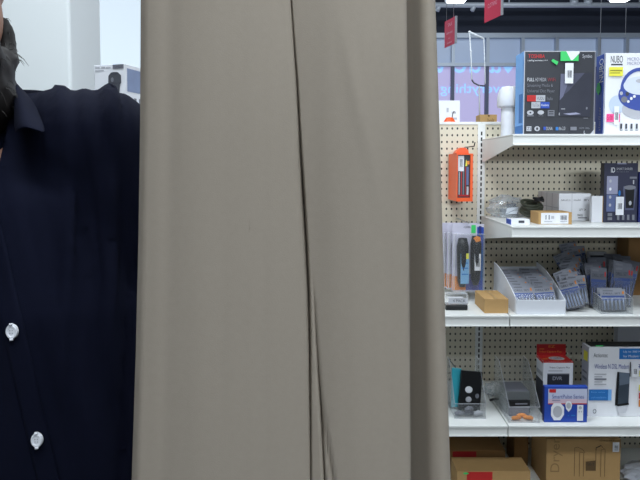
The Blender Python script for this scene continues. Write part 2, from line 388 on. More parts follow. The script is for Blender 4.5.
# ------------------------------------------------------------------ top shelf
b = Box('media_player_box', 'large black electronics box with red brand lettering and green stickers on the top shelf', 'box', (523.5, 51, 595, 132.8), S1, 0.11, BLACKCARD, LBLUE, BLACKCARD, Y=2.40)
q = b.px
b.front('printed_front', [q.r(523.5, 51, 524.5, 132.8, LGREY), q.r(593.9, 51, 595, 132.8, MGREY), q.r(523.5, 51, 595, 51.9, LGREY), q.p([(590, 132.8), (595, 132.8), (595, 127)], LGREY),
    q.t(527.7, 54.2, 544, 57.9, 'TOSHIBA', mat('toshiba_red', (214, 48, 52), 0.5, var=0)), q.t(527.2, 59.4, 547, 61.4, 'Leading Innovation >>>', PAPER), q.t(581.5, 54.2, 591, 58.8, 'Symbio', LGREY),
    q.t(527, 77, 534, 80.4, 'FULL', PAPER), q.t(535, 77, 546, 80.4, 'HD MEDIA', LGREY), q.t(547, 77, 555, 80.4, 'WiFi', mat('dim_red_print', (150, 60, 66), 0.6, var=0)),
    q.t(527, 82.8, 552.5, 86.8, 'Streaming Media &', MGREY), q.t(527, 88.2, 554.5, 92.2, 'Universal Disc Player', MGREY),
    q.p([(560, 73.2), (591.5, 72), (590, 115), (558.5, 114)], mat('player_picture', (52, 54, 66), 0.3, var=0.15, scale=20)),
    q.p([(560, 73.2), (571, 72.8), (563, 95), (559.5, 99)], mat('player_sheen', (104, 106, 130), 0.3, var=0.2, scale=30)), q.p([(571, 72.8), (584, 72.4), (568, 90), (564, 93)], mat('player_sheen_dim', (74, 76, 94), 0.3, var=0.2, scale=30)),
    q.r(561, 107, 565, 107.6, LGREY), q.p([(563, 112), (576, 110.7), (581, 112.3), (570, 113.2)], LILACP), q.e(586.6, 106.6, 0.9, 1.3, MGREY), q.r(583.5, 116, 588, 116.6, MGREY), q.r(558.8, 111, 559.5, 113.5, LGREY),
    q.r(526.7, 94, 535.6, 100, RED), q.t(528, 95.5, 534.5, 98.5, 'NETFLIX', DRED), q.r(535.6, 94, 544.8, 100, LGREY), q.t(536.6, 95.5, 543.8, 98.5, 'VUDU', DGREY), q.t(546.5, 95.5, 552, 98.8, 'hulu', MGREY),
    q.r(531, 100.6, 540, 106.7, LGREY), q.t(532, 102, 539, 105.2, 'YouTube', MGREY), q.r(540.2, 100.6, 549, 106.7, BLUE), q.t(541, 102.6, 548.2, 104.6, 'Pandora', PAPER),
    q.e(530, 111, 3.4, 2.3, LGREY), q.e(530, 111, 1, 0.8, BLACKCARD), q.r(526.8, 113.6, 533.4, 114.6, MGREY), q.e(540.4, 110.8, 3.2, 2.1, LGREY), q.t(538.3, 113.4, 542.8, 114.6, 'DVD', MGREY), q.r(547.3, 108.6, 554, 114.4, MGREY), q.r(548.3, 109.6, 553, 110.6, BLACKCARD), q.r(548.3, 111.8, 553, 112.6, BLACKCARD),
    q.r(526.3, 124.3, 531.2, 129, LGREY), q.t(527, 125.2, 530.6, 128, 'Z1', BLACKCARD), q.e(536.9, 126.6, 2.8, 2.4, LGREY), q.e(536.9, 126.6, 1.1, 1.4, BLACKCARD), q.r(543.2, 124.8, 545.6, 127.8, BLUE), q.t(546, 124.8, 552.2, 128, 'DLNA', LGREY), q.r(555.3, 125, 558, 128.2, MBLUE), q.t(558.4, 124.6, 564.8, 128, 'dts 2.0', LGREY), q.r(570, 124.8, 576.2, 128.2, MGREY), q.t(578.8, 125.2, 589, 127.4, 'HDMI 1080p', MGREY), q.t(583.5, 128.8, 585, 131.6, 'L', PAPER)])
b.front('price_sticker', [q.p([(550, 61), (551.5, 59), (557, 61.8), (555.6, 65)], GREEN)], 'small green price sticker', 0.009)
b.front('price_sticker', [q.r(559, 51.7, 577, 61, GREEN), q.p([(564.5, 51.5), (577.5, 51.5), (578, 53.2), (571.2, 60.2), (569.5, 60.4)], PAPER)], 'green price sticker with torn white tape', 0.009)
b.front('barcode_label', [q.r(563.7, 63, 572, 82.7, PAPER)] + q.bar(565.5, 70, 570.5, 77), 'white barcode label', 0.010)
b.left('printed_side', [('r', 0.05, 0.02, 0.98, 0.12, MBLUE), ('r', 0.5, 0.15, 0.9, 0.5, MBLUE), ('r', 0.1, 0.6, 0.95, 0.93, LBLUE)])

b = Box('sterilizer_box', 'white box picturing a blue handled appliance, right of the black electronics box', 'box', (605, 53, 675, 132.6), S1, 0.085, PAPER, BLUE, PAPER, Y=2.40)
q = b.px
PIC = mat('picture_blue', (62, 82, 160), 0.45, var=0.05)
b.front('printed_front', [q.t(610, 55.6, 622, 62.4, 'NUBO', BLACK), q.r(610.3, 63.4, 621.8, 64.8, DGREY), q.t(626.5, 57.2, 668, 60.4, 'MICRO-STEAM WARMER', LILACP), q.t(626.5, 61.4, 668, 64.4, 'MICRO-ONDES RAPIDE', LILACP),
    q.e(617, 103, 8, 9, mat('pale_blue_print', (196, 210, 232), 0.5, var=0.05)), q.e(640, 107, 18, 10, LGREY),
    q.o(640, 88, 20, 21, 0.84, PIC), q.e(640, 93.5, 22, 15, PIC), q.e(640, 84.5, 17, 9, mat('pale_lid_print', (212, 220, 236), 0.5, var=0.03)), q.e(640, 80, 5, 2, LGREY),
    q.e(621, 92, 1.6, 1.8, LGREY), q.e(627, 92.5, 1.8, 2, DGREY), q.e(624, 98, 3.2, 3, MGREY), q.e(631, 97, 1.4, 1.5, PAPER), q.e(634, 95, 1.4, 1.4, PAPER), q.e(628, 100, 1.3, 1.3, PAPER)]
    + [q.r(x, 121.5, x + 2, 126.5, DGREY) for x in (620.5, 625.5, 630.8, 636)] + [q.r(x - 0.4, 127.3, x + 2.4, 128.2, MGREY) for x in (620.5, 625.5, 630.8, 636)])
b.front('price_sticker', [q.r(608, 66.7, 621.8, 75.4, YELLOW), q.r(609, 69.5, 621, 70.8, mat('olive_print', (150, 146, 50), 0.6, var=0)), q.r(609, 72, 619, 72.8, MATS['olive_print'])], 'yellow sticker', 0.006)
b.front('price_sticker', [q.r(606.5, 112, 619.8, 119.8, PINK), q.t(607.3, 113.5, 612.5, 118, '5.00', DRED)], 'pink price sticker', 0.006)
b.front('barcode_label', [q.r(613.7, 104.6, 618.6, 122.6, PAPER)] + q.bar(614.5, 110.5, 617.8, 118), 'white barcode label', 0.0075)
b.left('printed_side', [('T', 0.35, 0.66, 0.8, 0.95, 'NUBO', PAPER), ('T', 0.35, 0.06, 0.62, 0.36, 'sterilizer', LILACP), ('r', 0.9, 0, 1, 1, PAPER)])
b.left('price_sticker', [('e', 0.35, 0.585, 0.24, 0.06, GREEN), ('p', [(0.2, 0.66), (0.5, 0.66), (0.4, 0.51), (0.3, 0.51)], GREEN)], 'green price sticker', 0.002)

# white capped jug at the shelf's left end
J = at(509.8, 110, 2.585)
t = thing('white_jug', 'white plastic jug with a wide rounded cap at the left end of the top shelf', 'bottle', (J.x, 2.585, S1))
hb = at(0, 107.5, 2.585).z - S1; hc = at(0, 86.5, 2.585).z - S1; rb = 8.4 / F * 2.585; rc = 12.4 / F * 2.585
mb = MB(); mb.lathe([(rb * 0.94, 0), (rb, 0.004), (rb, hb - 0.004), (rb * 0.95, hb)], (0, 0, 0), PAPER, 32); mb.build('body', t)
mb = MB(); mb.lathe([(rc * 0.93, hb), (rc, hb + 0.006), (rc, hb + (hc - hb) * 0.4), (rc * 0.95, hb + (hc - hb) * 0.62), (rc * 0.82, hb + (hc - hb) * 0.84), (rc * 0.64, hb + (hc - hb) * 0.96), (rc * 0.4, hc), (0.002, hc)], (0, 0, 0), PAPER, 32); mb.build('cap', t)

# things standing on the back of the unit
RD = ZT - 0.012
Y2 = 3.02
b = Box('storage_box', 'plain white box standing behind the pegboard top next to the curtain', 'box', (430, 100.5, 460, 124), RD, 0.14, PAPER, PAPER, PAPER, Y=Y2)
b.front('printed_front', [('r', 0.55, 0.35, 0.9, 0.42, LGREY), ('r', 0.55, 0.6, 0.62, 0.75, LGREY), ('r', 0.72, 0.55, 0.86, 0.62, LGREY)])
b = Box('small_carton', 'small kraft carton on top of the unit beside the white jug', 'box', (480, 114.5, 497, 124), RD, 0.09, KRAFT, KRAFT, KRAFT, Y=Y2)
b.front('printed_front', [('t', 0.45, 0.5, 0.85, 0.75, 'bolt', KRAFTD), ('r', 0.46, 0.86, 0.56, 0.98, KRAFTD)])
def hanger_case_top(t, w, h, dep):
    mb = MB(); mb.lathe([(w * 0.5, 0), (w * 0.5, h * 0.25), (w * 0.4, h * 0.6), (w * 0.22, h * 0.95), (0.001, h)], (0, 0, 0), ORANGE, 20, 1, dep / w); mb.build('shell', t, 0.001)
    mb = MB(); mb.tube([(w * 0.15, 0, h * 0.7), (w * 0.2, 0, h * 1.25), (w * 0.28, 0, h * 1.5), (w * 0.36, 0, h * 1.4)], 0.0022, BLACK, 6); mb.build('hook', t)
k = at(449.5, 124, 2.92)
t = thing('domed_hook', 'orange red dome with a thin black hook on the pegboard top', 'hook', (k.x, 2.92, RD)); hanger_case_top(t, 15 / F * 2.92, 11.5 / F * 2.92, 0.05)
k = at(475, 122, 3.05); mb = MB(); mb.lathe([(0.009, 0), (0.01, 0.004), (0.01, 0.022), (0.006, 0.026), (0.001, 0.027)], (0, 0, 0), mat('navy_plastic', (40, 50, 84), 0.4), 14)
o = mb.build('blue_bead'); o.location = (k.x, 3.05, RD); tag(o, 'tiny dark blue plastic bead on the pegboard top', 'bead')
# bent wire sign stand
t = thing('wire_sign_stand', 'tall thin white wire sign stand rising behind the pegboard', 'stand', (at(480, 120, 3.15).x, 3.15, RD))
L0 = Vector((at(480, 120, 3.15).x, 3.15, RD)); A = lambda x, y: at(x, y, 3.15) - L0
WIRE = mat('white_wire', (226, 232, 238), 0.35, 0.1)
mb = MB(); mb.tube([(0, 0, 0.0), A(479.2, 86)], 0.0042, LGREY, 8); mb.lathe([(0.03, 0), (0.03, 0.004), (0.008, 0.008)], (0, 0, 0), LGREY, 20); mb.build('post', t)
mb = MB(); mb.tube([A(471.8, 80), A(471, 56), A(469.6, 32.5)], 0.0034, WIRE, 8); mb.tube([A(469.6, 32), A(475, 34.5), A(483.6, 38.5)], 0.005, WIRE, 8); mb.tube([A(483.8, 38), A(484.6, 56), A(485.2, 84)], 0.0028, WIRE, 8)
mb.ell(A(469.6, 32), (0.007, 0.007, 0.007), WIRE, 10, 8); mb.ell(A(471, 51.5), (0.005, 0.006, 0.006), WIRE, 10, 8); mb.build('frame', t)
mb = MB(); mb.tube([A(471.8, 80), A(474, 83), A(479, 85.5), A(485.2, 86)], 0.004, DGREY, 8); mb.build('bracket', t)
# hanging signs, wires and ceiling lamps further back
SIGN = mat('red_sign', (212, 36, 76), 0.5, var=0.03)
def sign(label, xl, yl0, yl1, xr, yr1, Yl, txt):
    Yr = Yl * (yl1 - 165) / (yr1 - 165)
    a, b_, c = at(xl, yl1, Yl), at(xr, yr1, Yr), at(xl, yl0, Yl)
    h = c.z - a.z; t = thing('hanging_sign', label, 'sign', a); d = b_ - a; d.z = 0; n = d.cross(Vector((0, 0, 1))).normalized()
    if n.y > 0: n = -n
    mb = MB(); mb.prism([Vector(), d, d + Vector((0, 0, h)), Vector((0, 0, h))], -n * 0.006, SIGN); mb.build('panel', t)
    mb = MB(); mb.prism([d * 1.0, d * 1.0 + d.normalized() * 0.02, d + d.normalized() * 0.02 + Vector((0, 0, h)), d + Vector((0, 0, h))], -n * 0.012, LGREY); mb.build('edge_strip', t)
    mb = MB(); 
    for f in (0.15, 0.85): mb.tube([d * f + Vector((0, 0, h)) - n * 0.003, d * f + Vector((0, 0, ZC - a.z))], 0.002, STEEL, 6)
    mb.build('hanging_wire', t)
    U = d if d.x > 0 else -d
    prints('lettering', t, n * 0.0008, d, (0, 0, h), txt)
PK = mat('sign_print', (236, 170, 190), 0.5, var=0)
sign('small red hanging sign nearer the curtain, lower of the two', 444.5, 22, 48, 454.6, 43.4, 5.1, [('t', 0.35, 0.74, 0.75, 0.86, 'SALE', PK), ('t', 0.2, 0.45, 0.8, 0.56, 'electronics', PK), ('t', 0.4, 0.26, 0.6, 0.32, 'to', PK), ('t', 0.25, 0.08, 0.75, 0.17, 'checkout', PK)])
sign('larger red hanging sign cut off by the top of the picture', 484.3, -12, 23, 500.6, 15.4, 5.0, [('t', 0.22, 0.36, 0.78, 0.48, 'CLOTHING', PK), ('t', 0.1, 0.68, 0.6, 0.78, 'SALE', PK)])
def lamp(x0, x1, y1, Y, label):
    a = at(x0, y1, Y); b_ = at(x1, y1, Y); w = (b_.x - a.x)
    t = thing('ceiling_lamp', label, 'ceiling light', ((a.x + b_.x) / 2, Y + 0.07, a.z), group='suspended ceiling lamps')
    mb = MB(); mb.box(-w / 2, w / 2, -0.07, 0.07, 0, 0.015, emit('lamp_diffuser', (240, 248, 255), 6.0)); mb.build('diffuser', t)
    mb = MB(); mb.box(-w / 2 - 0.015, w / 2 + 0.015, -0.085, 0.085, 0.016, 0.07, LGREY); mb.build('housing', t)
    mb = MB()
    for s in (-0.06, 0.06): mb.tube([(s, 0, 0.07), (s, 0, ZC - a.z)], 0.004, STEEL, 6)
    mb.build('hanging_wire', t)
lamp(449, 466.5, -0.5, 6.0, 'bright white ceiling lamp above the lower red sign')
lamp(616, 632, -1.5, 6.4, 'bright white ceiling lamp at the top right above the appliance box')
for px, y1, lb in ((600, 56, 'thin grey hanging wire left of the appliance box top'), (625.5, 34, 'thin grey hanging wire at the far right of the dark soffit')):
    mb = MB(); p = at(px, y1, 6.9); mb.tube([p, (p.x, 6.9, ZC)], 0.0032, STEEL, 6); mb.ell(p, (0.008, 0.008, 0.008), STEEL, 8, 6)
    tag(mb.build('hanging_wire'), lb, 'wire')

# ------------------------------------------------------------------ second shelf
b = Box('shaver_box', 'tall dark slate box picturing a shaver on the second shelf', 'box', (603.8, 163, 637.6, 222.4), S2, 0.035, SHAVER, BLACKCARD, BLACKCARD)
q = b.px
b.front('printed_front', [q.t(610.5, 167.5, 614.5, 172.4, 'ID', PAPER), q.t(616, 167.6, 632, 170, 'SMART SHAVER', LGREY), q.t(616, 171, 628, 172.6, 'for wet or dry', MGREY),
    q.r(606.5, 176, 617.5, 194, LILACP), q.r(606.5, 194.5, 617.5, 211.5, mat('slate_blue_print', (96, 108, 150), 0.5, var=0.06)), q.e(610, 181, 1.2, 1.6, LGREY), q.e(610, 189, 1.2, 1.6, PAPER), q.e(610, 197, 1.2, 1.6, LGREY), q.e(610, 205, 1.2, 1.6, LGREY),
    q.p([(623, 186), (635, 186), (636, 190), (634, 210), (625, 210), (622.5, 190)], mat('shaver_rim', (86, 90, 116), 0.4, var=0.05)), q.p([(624.6, 189), (634, 189), (633.4, 208), (625.8, 208)], BLACK), q.e(629.4, 187.4, 6, 2.2, MGREY), q.e(630, 203, 1.4, 2.2, LGREY),
    q.r(629, 176.6, 636, 178.6, MGREY), q.r(632.2, 180, 633.4, 184, LGREY), q.e(619, 193, 1.2, 3, MBLUE)]
    + [q.r(x, 214.6, x + 2.4, 219.8, MGREY) for x in (617, 622, 627, 632)] + [q.r(607.5, 213, 612, 216, MGREY), q.r(607.5, 217.2, 612, 220, MGREY), q.r(616, 163, 625, 164.2, LILACP)])
b.front('barcode_label', [q.r(615.2, 196.6, 623.2, 214.8, PAPER)] + q.bar(617, 203, 621.5, 209), 'white barcode label', 0.008)
b = Box('dark_box', 'sliver of a dark blue box right of the shaver box', 'box', (639, 172, 668, 222.4), S2, 0.1, NAVYCARD, NAVYCARD, NAVYCARD)
b.front('printed_front', [('r', 0.1, 0.6, 0.9, 0.8, LILACP), ('r', 0.1, 0.3, 0.6, 0.36, LGREY)])
b = Box('white_carton', 'long plain white carton with small black print in the middle of the second shelf', 'box', (559, 193.5, 590.8, 220.6), S2, 0.27, PAPER, PAPER, PAPER)
q = b.px
b.front('printed_front', [q.r(571.6, 193.5, 572, 220.6, LGREY), q.t(561, 199, 570.5, 200.8, 'handle with care', MGREY), q.t(573.6, 199, 580.4, 200.8, 'model', MGREY), q.t(583.4, 199, 589, 201, '20 V', DGREY), q.t(579, 208.6, 585.8, 211, 'QTY 24', DGREY), q.t(577.5, 214, 582.6, 216.2, 'FRAGILE', BLACK), q.r(578, 217.4, 587, 218.2, DGREY)])
b.left('printed_side', [('r', x, 0, x + 0.02, 1, LGREY) for x in (0.2, 0.45, 0.7)] + [('r', 0, 0.45, 1, 0.47, LGREY)])
b = Box('white_sleeve_box', 'narrow blank white box against the long white carton', 'box', (591.6, 196, 603, 222.3), S2, 0.022, PAPER, PAPER, PAPER)
b.front('printed_front', [('r', 0.94, 0, 1, 1, KRAFT)])
b = Box('labelled_carton', 'small kraft carton with a white address label on the second shelf front', 'box', (538.5, 212.2, 572, 224.4), S2, 0.10, KRAFT, KRAFT, KRAFT)
q = b.px
b.front('address_label', [q.r(541, 212.9, 568.4, 223.8, PAPER)] + [q.r(545.5, 215, 546.3, 219.5, DGREY), q.r(548.5, 215, 549.6, 219.5, MGREY), q.r(551, 216, 554, 218.8, LGREY)] + q.bar(560, 215.4, 567, 219.8) + [q.r(544, 221, 552, 221.8, LGREY), q.r(560, 221, 567, 221.8, LGREY)], 'white address label')
b = Box('slim_box', 'slim white and blue box lying under the clear plastic bag', 'box', (510.4, 219.2, 529.8, 224.6), S2, 0.06, PAPER, BLUE, PAPER)
b.front('printed_front', [('r', 0.42, 0.3, 0.72, 0.75, DGREY), ('r', 0.0, 0.0, 0.03, 1, BLUE)])

def blob(c, r, seed, m, amp=0.25, fr=3.0, n=30, k=18, flat=True):
    mb = MB(); mb.ell((0, 0, 0), r, m, n, k); out = []
    for p in mb.v:
        q_ = Vector((p.x / r[0], p.y / r[1], p.z / r[2]))
        d = 1 + amp * (1.2 * noise.noise(q_ * fr + Vector((seed, 0, 0))) + 0.9 * (0.35 - abs(noise.noise(q_ * fr * 1.8 + Vector((0, seed, 0))))))
        p2 = Vector((p.x * d, p.y * d, p.z * d))
        if flat and p2.z < -r[2] * 0.8: p2.z = -r[2] * 0.8
        out.append(p2 + Vector(c))
    mb.v = out; mb.s = [False] * len(mb.s); return mb
# clear bag with a cable coil in it
p = on_z(511, 218, S2); bz = 0.046
t = thing('plastic_bag', 'crinkled clear plastic bag of parts at the left end of the second shelf', 'bag', (p.x, p.y + 0.04, S2))
mb = blob((0, 0, bz * 0.8), (0.088, 0.062, bz * 1.08), 3.0, BAGM, 0.30, 2.6, 17, 10); zmin = min(v.z for v in mb.v); mb.shift((0, 0, -zmin + 0.0005)); mb.build('film', t)
mb = MB(); mb.box(-0.05, 0.028, -0.055, -0.0545, 0.004, 0.03, BAGM); 
mb.poly([(-0.03, -0.058, 0.018), (0.02, -0.06, 0.02), (0.03, -0.05, 0.05), (-0.02, -0.05, 0.046)], mat('white_film_tag', (214, 220, 230), 0.3)); mb.build('flap', t)
def coil(c, r, tr, m, turns=3, seed=0, tilt=0.0, parent=None, name='cable'):
    pts = []; rnd = random.Random(seed)
    for i in range(turns * 20 + 1):
        a = i / 20 * 2 * math.pi; rr = r * (0.82 + 0.18 * math.sin(i * 0.37 + seed))
        v = Vector((rr * math.cos(a), rr * 0.8 * math.sin(a), tr + tr * 1.7 * i / 20 + tilt * rr * (1 + math.sin(a)))); pts.append(v + Vector(c))
    mb = MB(); mb.tube(pts, tr, m, 8); return mb
mb = coil((p.x, p.y + 0.04, S2 + 0.006), 0.038, 0.0042, mat('grey_cable', (96, 104, 116), 0.5), 4, 1); tag(mb.build('coiled_cable'), 'grey cable coiled inside the clear plastic bag', 'cable')
mb = MB(); mb.box(-0.022, 0.022, -0.008, 0.008, 0, 0.02, DGREY); o = mb.build('power_adapter', None, 0.003); o.location = (p.x + 0.014, p.y + 0.045, S2 + 0.042); o.rotation_euler = (0.0, 0.0, 0.4); tag(o, 'dark grey adapter lying on the coil inside the clear bag', 'adapter')
p2 = on_z(531, 219.5, S2)
OLIVE = mat('olive_cable', (62, 66, 54), 0.5)
mb = coil((p2.x, p2.y, S2 + 0.001), 0.046, 0.0065, OLIVE, 5, 5, 0.45); tag(mb.build('cable_bundle'), 'dark olive cable bundle heaped behind the small labelled carton', 'cable')
mb = coil((p2.x + 0.02, p2.y - 0.03, S2 + 0.075), 0.022, 0.005, BLACK, 2, 2, 0.1); tag(mb.build('cable_loop'), 'short black cable loop on top of the olive cable bundle', 'cable')

# ------------------------------------------------------------------ pegboard hangers
def hook(px, py, reach, label):
    p = at(px, py, YBK); mb = MB(); mb.tube([(p.x, YBK - 0.001, p.z), (p.x, YBK - reach + 0.012, p.z), (p.x, YBK - reach, p.z + 0.012)], 0.0026, STEEL, 8)
    mb.box(p.x - 0.012, p.x + 0.012, YBK - 0.006, YBK - 0.001, p.z - 0.03, p.z + 0.008, STEEL)
    tag(mb.build('peg_hook'), label, 'hook'); return p
# orange bit case
YO = 2.60
a = at(457, 153.5, YO); b_ = at(472.6, 201.5, YO); w = b_.x - a.x; h = a.z - b_.z; dep = 0.19
t = thing('bit_case', 'orange plastic tool case hanging on the pegboard', 'tool case', ((a.x + b_.x) / 2, YO, b_.z))
fw = 0.008
mb = MB(); mb.box(-w / 2, w / 2, 0.012, dep, 0, h, ORANGE)
mb.box(-w / 2, -w / 2 + 0.004, 0, 0.012, 0, h, ORANGE); mb.box(w / 2 - 0.011, w / 2, 0, 0.012, 0, h, ORANGE); mb.box(-w / 2 + 0.004, w / 2 - 0.011, 0, 0.012, 0, 0.016, ORANGE); mb.box(-w / 2 + 0.004, w / 2 - 0.011, 0, 0.012, h - 0.006, h, ORANGE); mb.build('shell', t)
mb = MB(); mb.prism([(-w * 0.42 - 0.01, 0.02, h), (w * 0.30, 0.02, h), (w * 0.28, 0.02, h + 0.014), (w * 0.08, 0.02, h + 0.026), (-w * 0.2, 0.02, h + 0.026), (-w * 0.42, 0.02, h + 0.014)], (0, 0.06, 0), ORANGE); mb.build('hang_tab', t, 0.002)
x0, x1, z0, z1 = -w / 2 + 0.004, w / 2 - 0.011, 0.016, h - 0.006
mb = MB(); mb.box(x0, x1, 0.0105, 0.0119, z0, z1, BLACKCARD); mb.build('backing', t)
ww, hh = x1 - x0, z1 - z0
prints('window_contents', t, (x0, 0.0104, z0), (ww, 0, 0), (0, 0, hh), [('r', 0.12, 0.05, 0.2, 0.6, LGREY), ('r', 0.3, 0.06, 0.36, 0.62, RED), ('r', 0.45, 0.05, 0.53, 0.7, MGREY), ('r', 0.62, 0.05, 0.68, 0.72, DRED), ('r', 0.72, 0.3, 0.9, 0.72, MATS['slate_blue_print']), ('r', 0.75, 0.05, 0.9, 0.26, LGREY), ('r', 0.7, 0.78, 0.95, 0.86, ORANGEP), ('p', [(0.62, 0.74), (0.78, 0.74), (0.7, 0.9)], YELLOW), ('r', 0.1, 0.03, 0.95, 0.07, DRED)])
prints('barcode_label', t, (x0, 0.0096, z0), (ww, 0, 0), (0, 0, hh), [('r', 0.06, 0.62, 0.52, 0.98, PAPER)] + barcode(0.18, 0.72, 0.42, 0.9), 'white barcode label')
hp = at(468, 147, 2.72); mb = MB(); mb.tube([(hp.x, YBK - 0.001, hp.z), (hp.x, 2.60, hp.z), (hp.x, 2.585, hp.z + 0.016)], 0.0026, BLACK, 8); tag(mb.build('peg_hook'), 'black peg hook above the orange tool case', 'hook')

# clipper blister packs: one front pack and three behind it on a hook
YC = 2.582
a = at(452.5, 224, YC); b_ = at(483, 291, YC); W = b_.x - a.x; HH = a.z - b_.z
def clipper_pack(label):
    t = thing('clipper_pack', label, 'blister pack', (0, 0, 0), group='clipper packs on one hook')
    q = Px(452.5, 224, 483, 291)
    mb = MB(); mb.box(-W / 2, W / 2, 0, 0.002, 0, HH, mat('lilac_card', (206, 204, 222), 0.5, var=0.05)); mb.build('backing_card', t)
    prints('printed_card', t, (-W / 2, 0, 0), (W, 0, 0), (0, 0, HH), [q.r(476.5, 227, 483, 290, BLUE), q.r(480.8, 250, 483, 280, MBLUE), q.r(465, 274, 479, 290, mat('indigo_print', (70, 70, 150), 0.5, var=0.05)), q.r(453, 276, 466, 290, ORANGEP), q.t(463.5, 226.2, 470, 228, 'CLIPPER', DGREY), q.r(470.8, 225, 475, 233, GREEN), q.r(478, 226, 480.6, 234, NAVYCARD)])
    for cx_, y0_, y1_, r_ in ((461.8, 237.5, 286, 5.4), (474.6, 235.5, 284, 5.0)):
        X = lambda px: (px - 467.75) / 30.5 * W
        zz = lambda py: (291 - py) / 67 * HH
        rr = r_ / 30.5 * W
        mb = MB(); mb.tube([(X(cx_), -0.016, zz(y1_)), (X(cx_), -0.016, zz(y1_ - 6)), (X(cx_), -0.018, zz((y0_ + y1_) / 2)), (X(cx_), -0.018, zz(y0_ + 8)), (X(cx_), -0.018, zz(y0_))], [rr * 0.5, rr * 0.85, rr, rr * 1.05, rr * 0.75], BLACK, 14)
        c = mb.build('clipper_body', t)
    prints('clipper_label', t, (-W / 2, -0.039, 0), (W, 0, 0), (0, 0, HH), [q.r(459, 252, 467, 282, mat('sky_print', (126, 176, 214), 0.5, var=0.05)), q.r(459.4, 252, 466.8, 257.5, YELLOW), q.r(460, 261, 466, 262, MBLUE), q.r(460, 266, 466, 267, MBLUE), q.r(460, 272, 466, 273, MBLUE)], 'yellow and blue product label')
    prints('barcode_label', t, (-W / 2, -0.038, 0), (W, 0, 0), (0, 0, HH), [q.r(472.4, 252.5, 478.4, 269, PAPER)] + q.bar(473.5, 257, 477.4, 265), 'white barcode label')
    prints('size_dot', t, (-W / 2, -0.038, 0), (W, 0, 0), (0, 0, HH), [q.p([(471, 237), (474, 234.8), (477.6, 236), (478, 239.6), (474, 241.4)], ORANGEP)], 'orange dot')
    mb = MB(); mb.prism([(-W / 2 + 0.004, -0.002, 0.004), (W / 2 - 0.004, -0.002, 0.004), (W / 2 - 0.004, -0.002, HH * 0.86), (-W / 2 + 0.004, -0.002, HH * 0.86)], (0, -0.042, 0), CLEAR); mb.build('clear_blister', t)
    return t
pk = clipper_pack('front clipper pack with two black clippers and a green sticker on lilac card')
cl = (a.x + b_.x) / 2
pk.location = (cl, YC, b_.z)
for i in range(3):
    c = dup(pk); c.location = (cl - 0.014 - 0.012 * i, YC + 0.047 * (i + 1), b_.z - 0.004 * i)
    c['label'] = ['second clipper pack on the hook, just behind the front pack', 'third clipper pack on the hook, two behind the front pack', 'rearmost clipper pack on the hook, nearest the pegboard'][i]
hp = at(467, 222.5, YC); mb = MB(); mb.tube([(hp.x, YBK - 0.001, hp.z), (hp.x, YC - 0.03, hp.z), (hp.x, YC - 0.04, hp.z + 0.01)], 0.0024, STEEL, 8); tag(mb.build('peg_hook'), 'steel peg hook holding the clipper packs', 'hook')

# ------------------------------------------------------------------ third shelf
p = on_z(458, 310.5, S3)
t = thing('battery_pack', 'small clear pack with a black tray lying in front of the clipper packs', 'blister pack', (p.x, p.y, S3))
sx = 12.2 / F * p.y
mb = MB(); mb.prism([(-sx, 0, 0), (sx * 0.8, 0, 0), (sx, 0.06, 0), (-sx, 0.06, 0)], (0, 0, 0.02), BLACK); mb.build('black_tray', t, 0.003)
mb = MB(); mb.box(-sx, sx * 0.9, 0.002, 0.055, 0.021, 0.066, CLEAR); mb.build('clear_dome', t, 0.006)
prints('label_strip', t, (-sx, 0.001, 0.0), (sx * 1.9, 0, 0), (0, 0, 0.08), [('r', 0.1, 0.36, 0.95, 0.62, LGREY), ('t', 0.3, 0.42, 0.85, 0.56, '4 PACK', BLACK), ('r', 0.05, 0.64, 0.75, 0.7, PAPER)], 'white paper strip')
b = Box('kraft_box', 'plain small kraft box at the corner of the left bay shelf', 'box', (484.6, 299, 508.5, 313.3), S3, 0.165, KRAFT, KRAFT, KRAFT)
b.topf('packing_tape', [('r', 0.44, 0.0, 0.56, 1, mat('tan_tape', (176, 144, 98), 0.4))])

# white display bin with curved side walls
p0 = on_z(516.6, 314.6, S3); p1 = on_z(566, 314.6, S3); yb0 = p0.y + 0.004; bw = p1.x - p0.x; bh = at(540, 300, yb0).z - S3; bd = 0.34
hbk = at(491, 262, yb0 + bd).z - S3
t = thing('display_bin', 'open white card display bin with curved side walls filled with blister packs', 'bin', ((p0.x + p1.x) / 2, yb0, S3))
BINW = mat('bin_white', (226, 230, 238), 0.5, var=0.02)
mb = MB(); mb.box(-bw / 2, bw / 2, 0, 0.004, 0, bh, BINW); mb.build('front_panel', t, 0.001)
prof = [(0.0045, 0.0005), (bd, 0.0005), (bd, hbk)] + [(0.0045 + bd * (1 - u), bh + (hbk - bh) * (1 - u ** 1.7)) for u in (0.15, 0.3, 0.45, 0.6, 0.75, 0.9, 0.99)]
for x in (-bw / 2, bw / 2 - 0.003):
    mb = MB(); mb.prism([(x, y, z) for y, z in prof], (0.003, 0, 0), BINW); mb.build('side_panel', t)
mb = MB(); mb.box(-bw / 2 + 0.004, bw / 2 - 0.004, bd - 0.004, bd - 0.001, 0.001, hbk - 0.02, BINW); mb.build('back_panel', t)
mb = MB(); mb.box(-bw / 2 + 0.004, bw / 2 - 0.004, 0.005, bd - 0.005, 0.0005, 0.003, BINW); mb.build('bin_floor', t)
BINX, BINY = (p0.x + p1.x) / 2, yb0

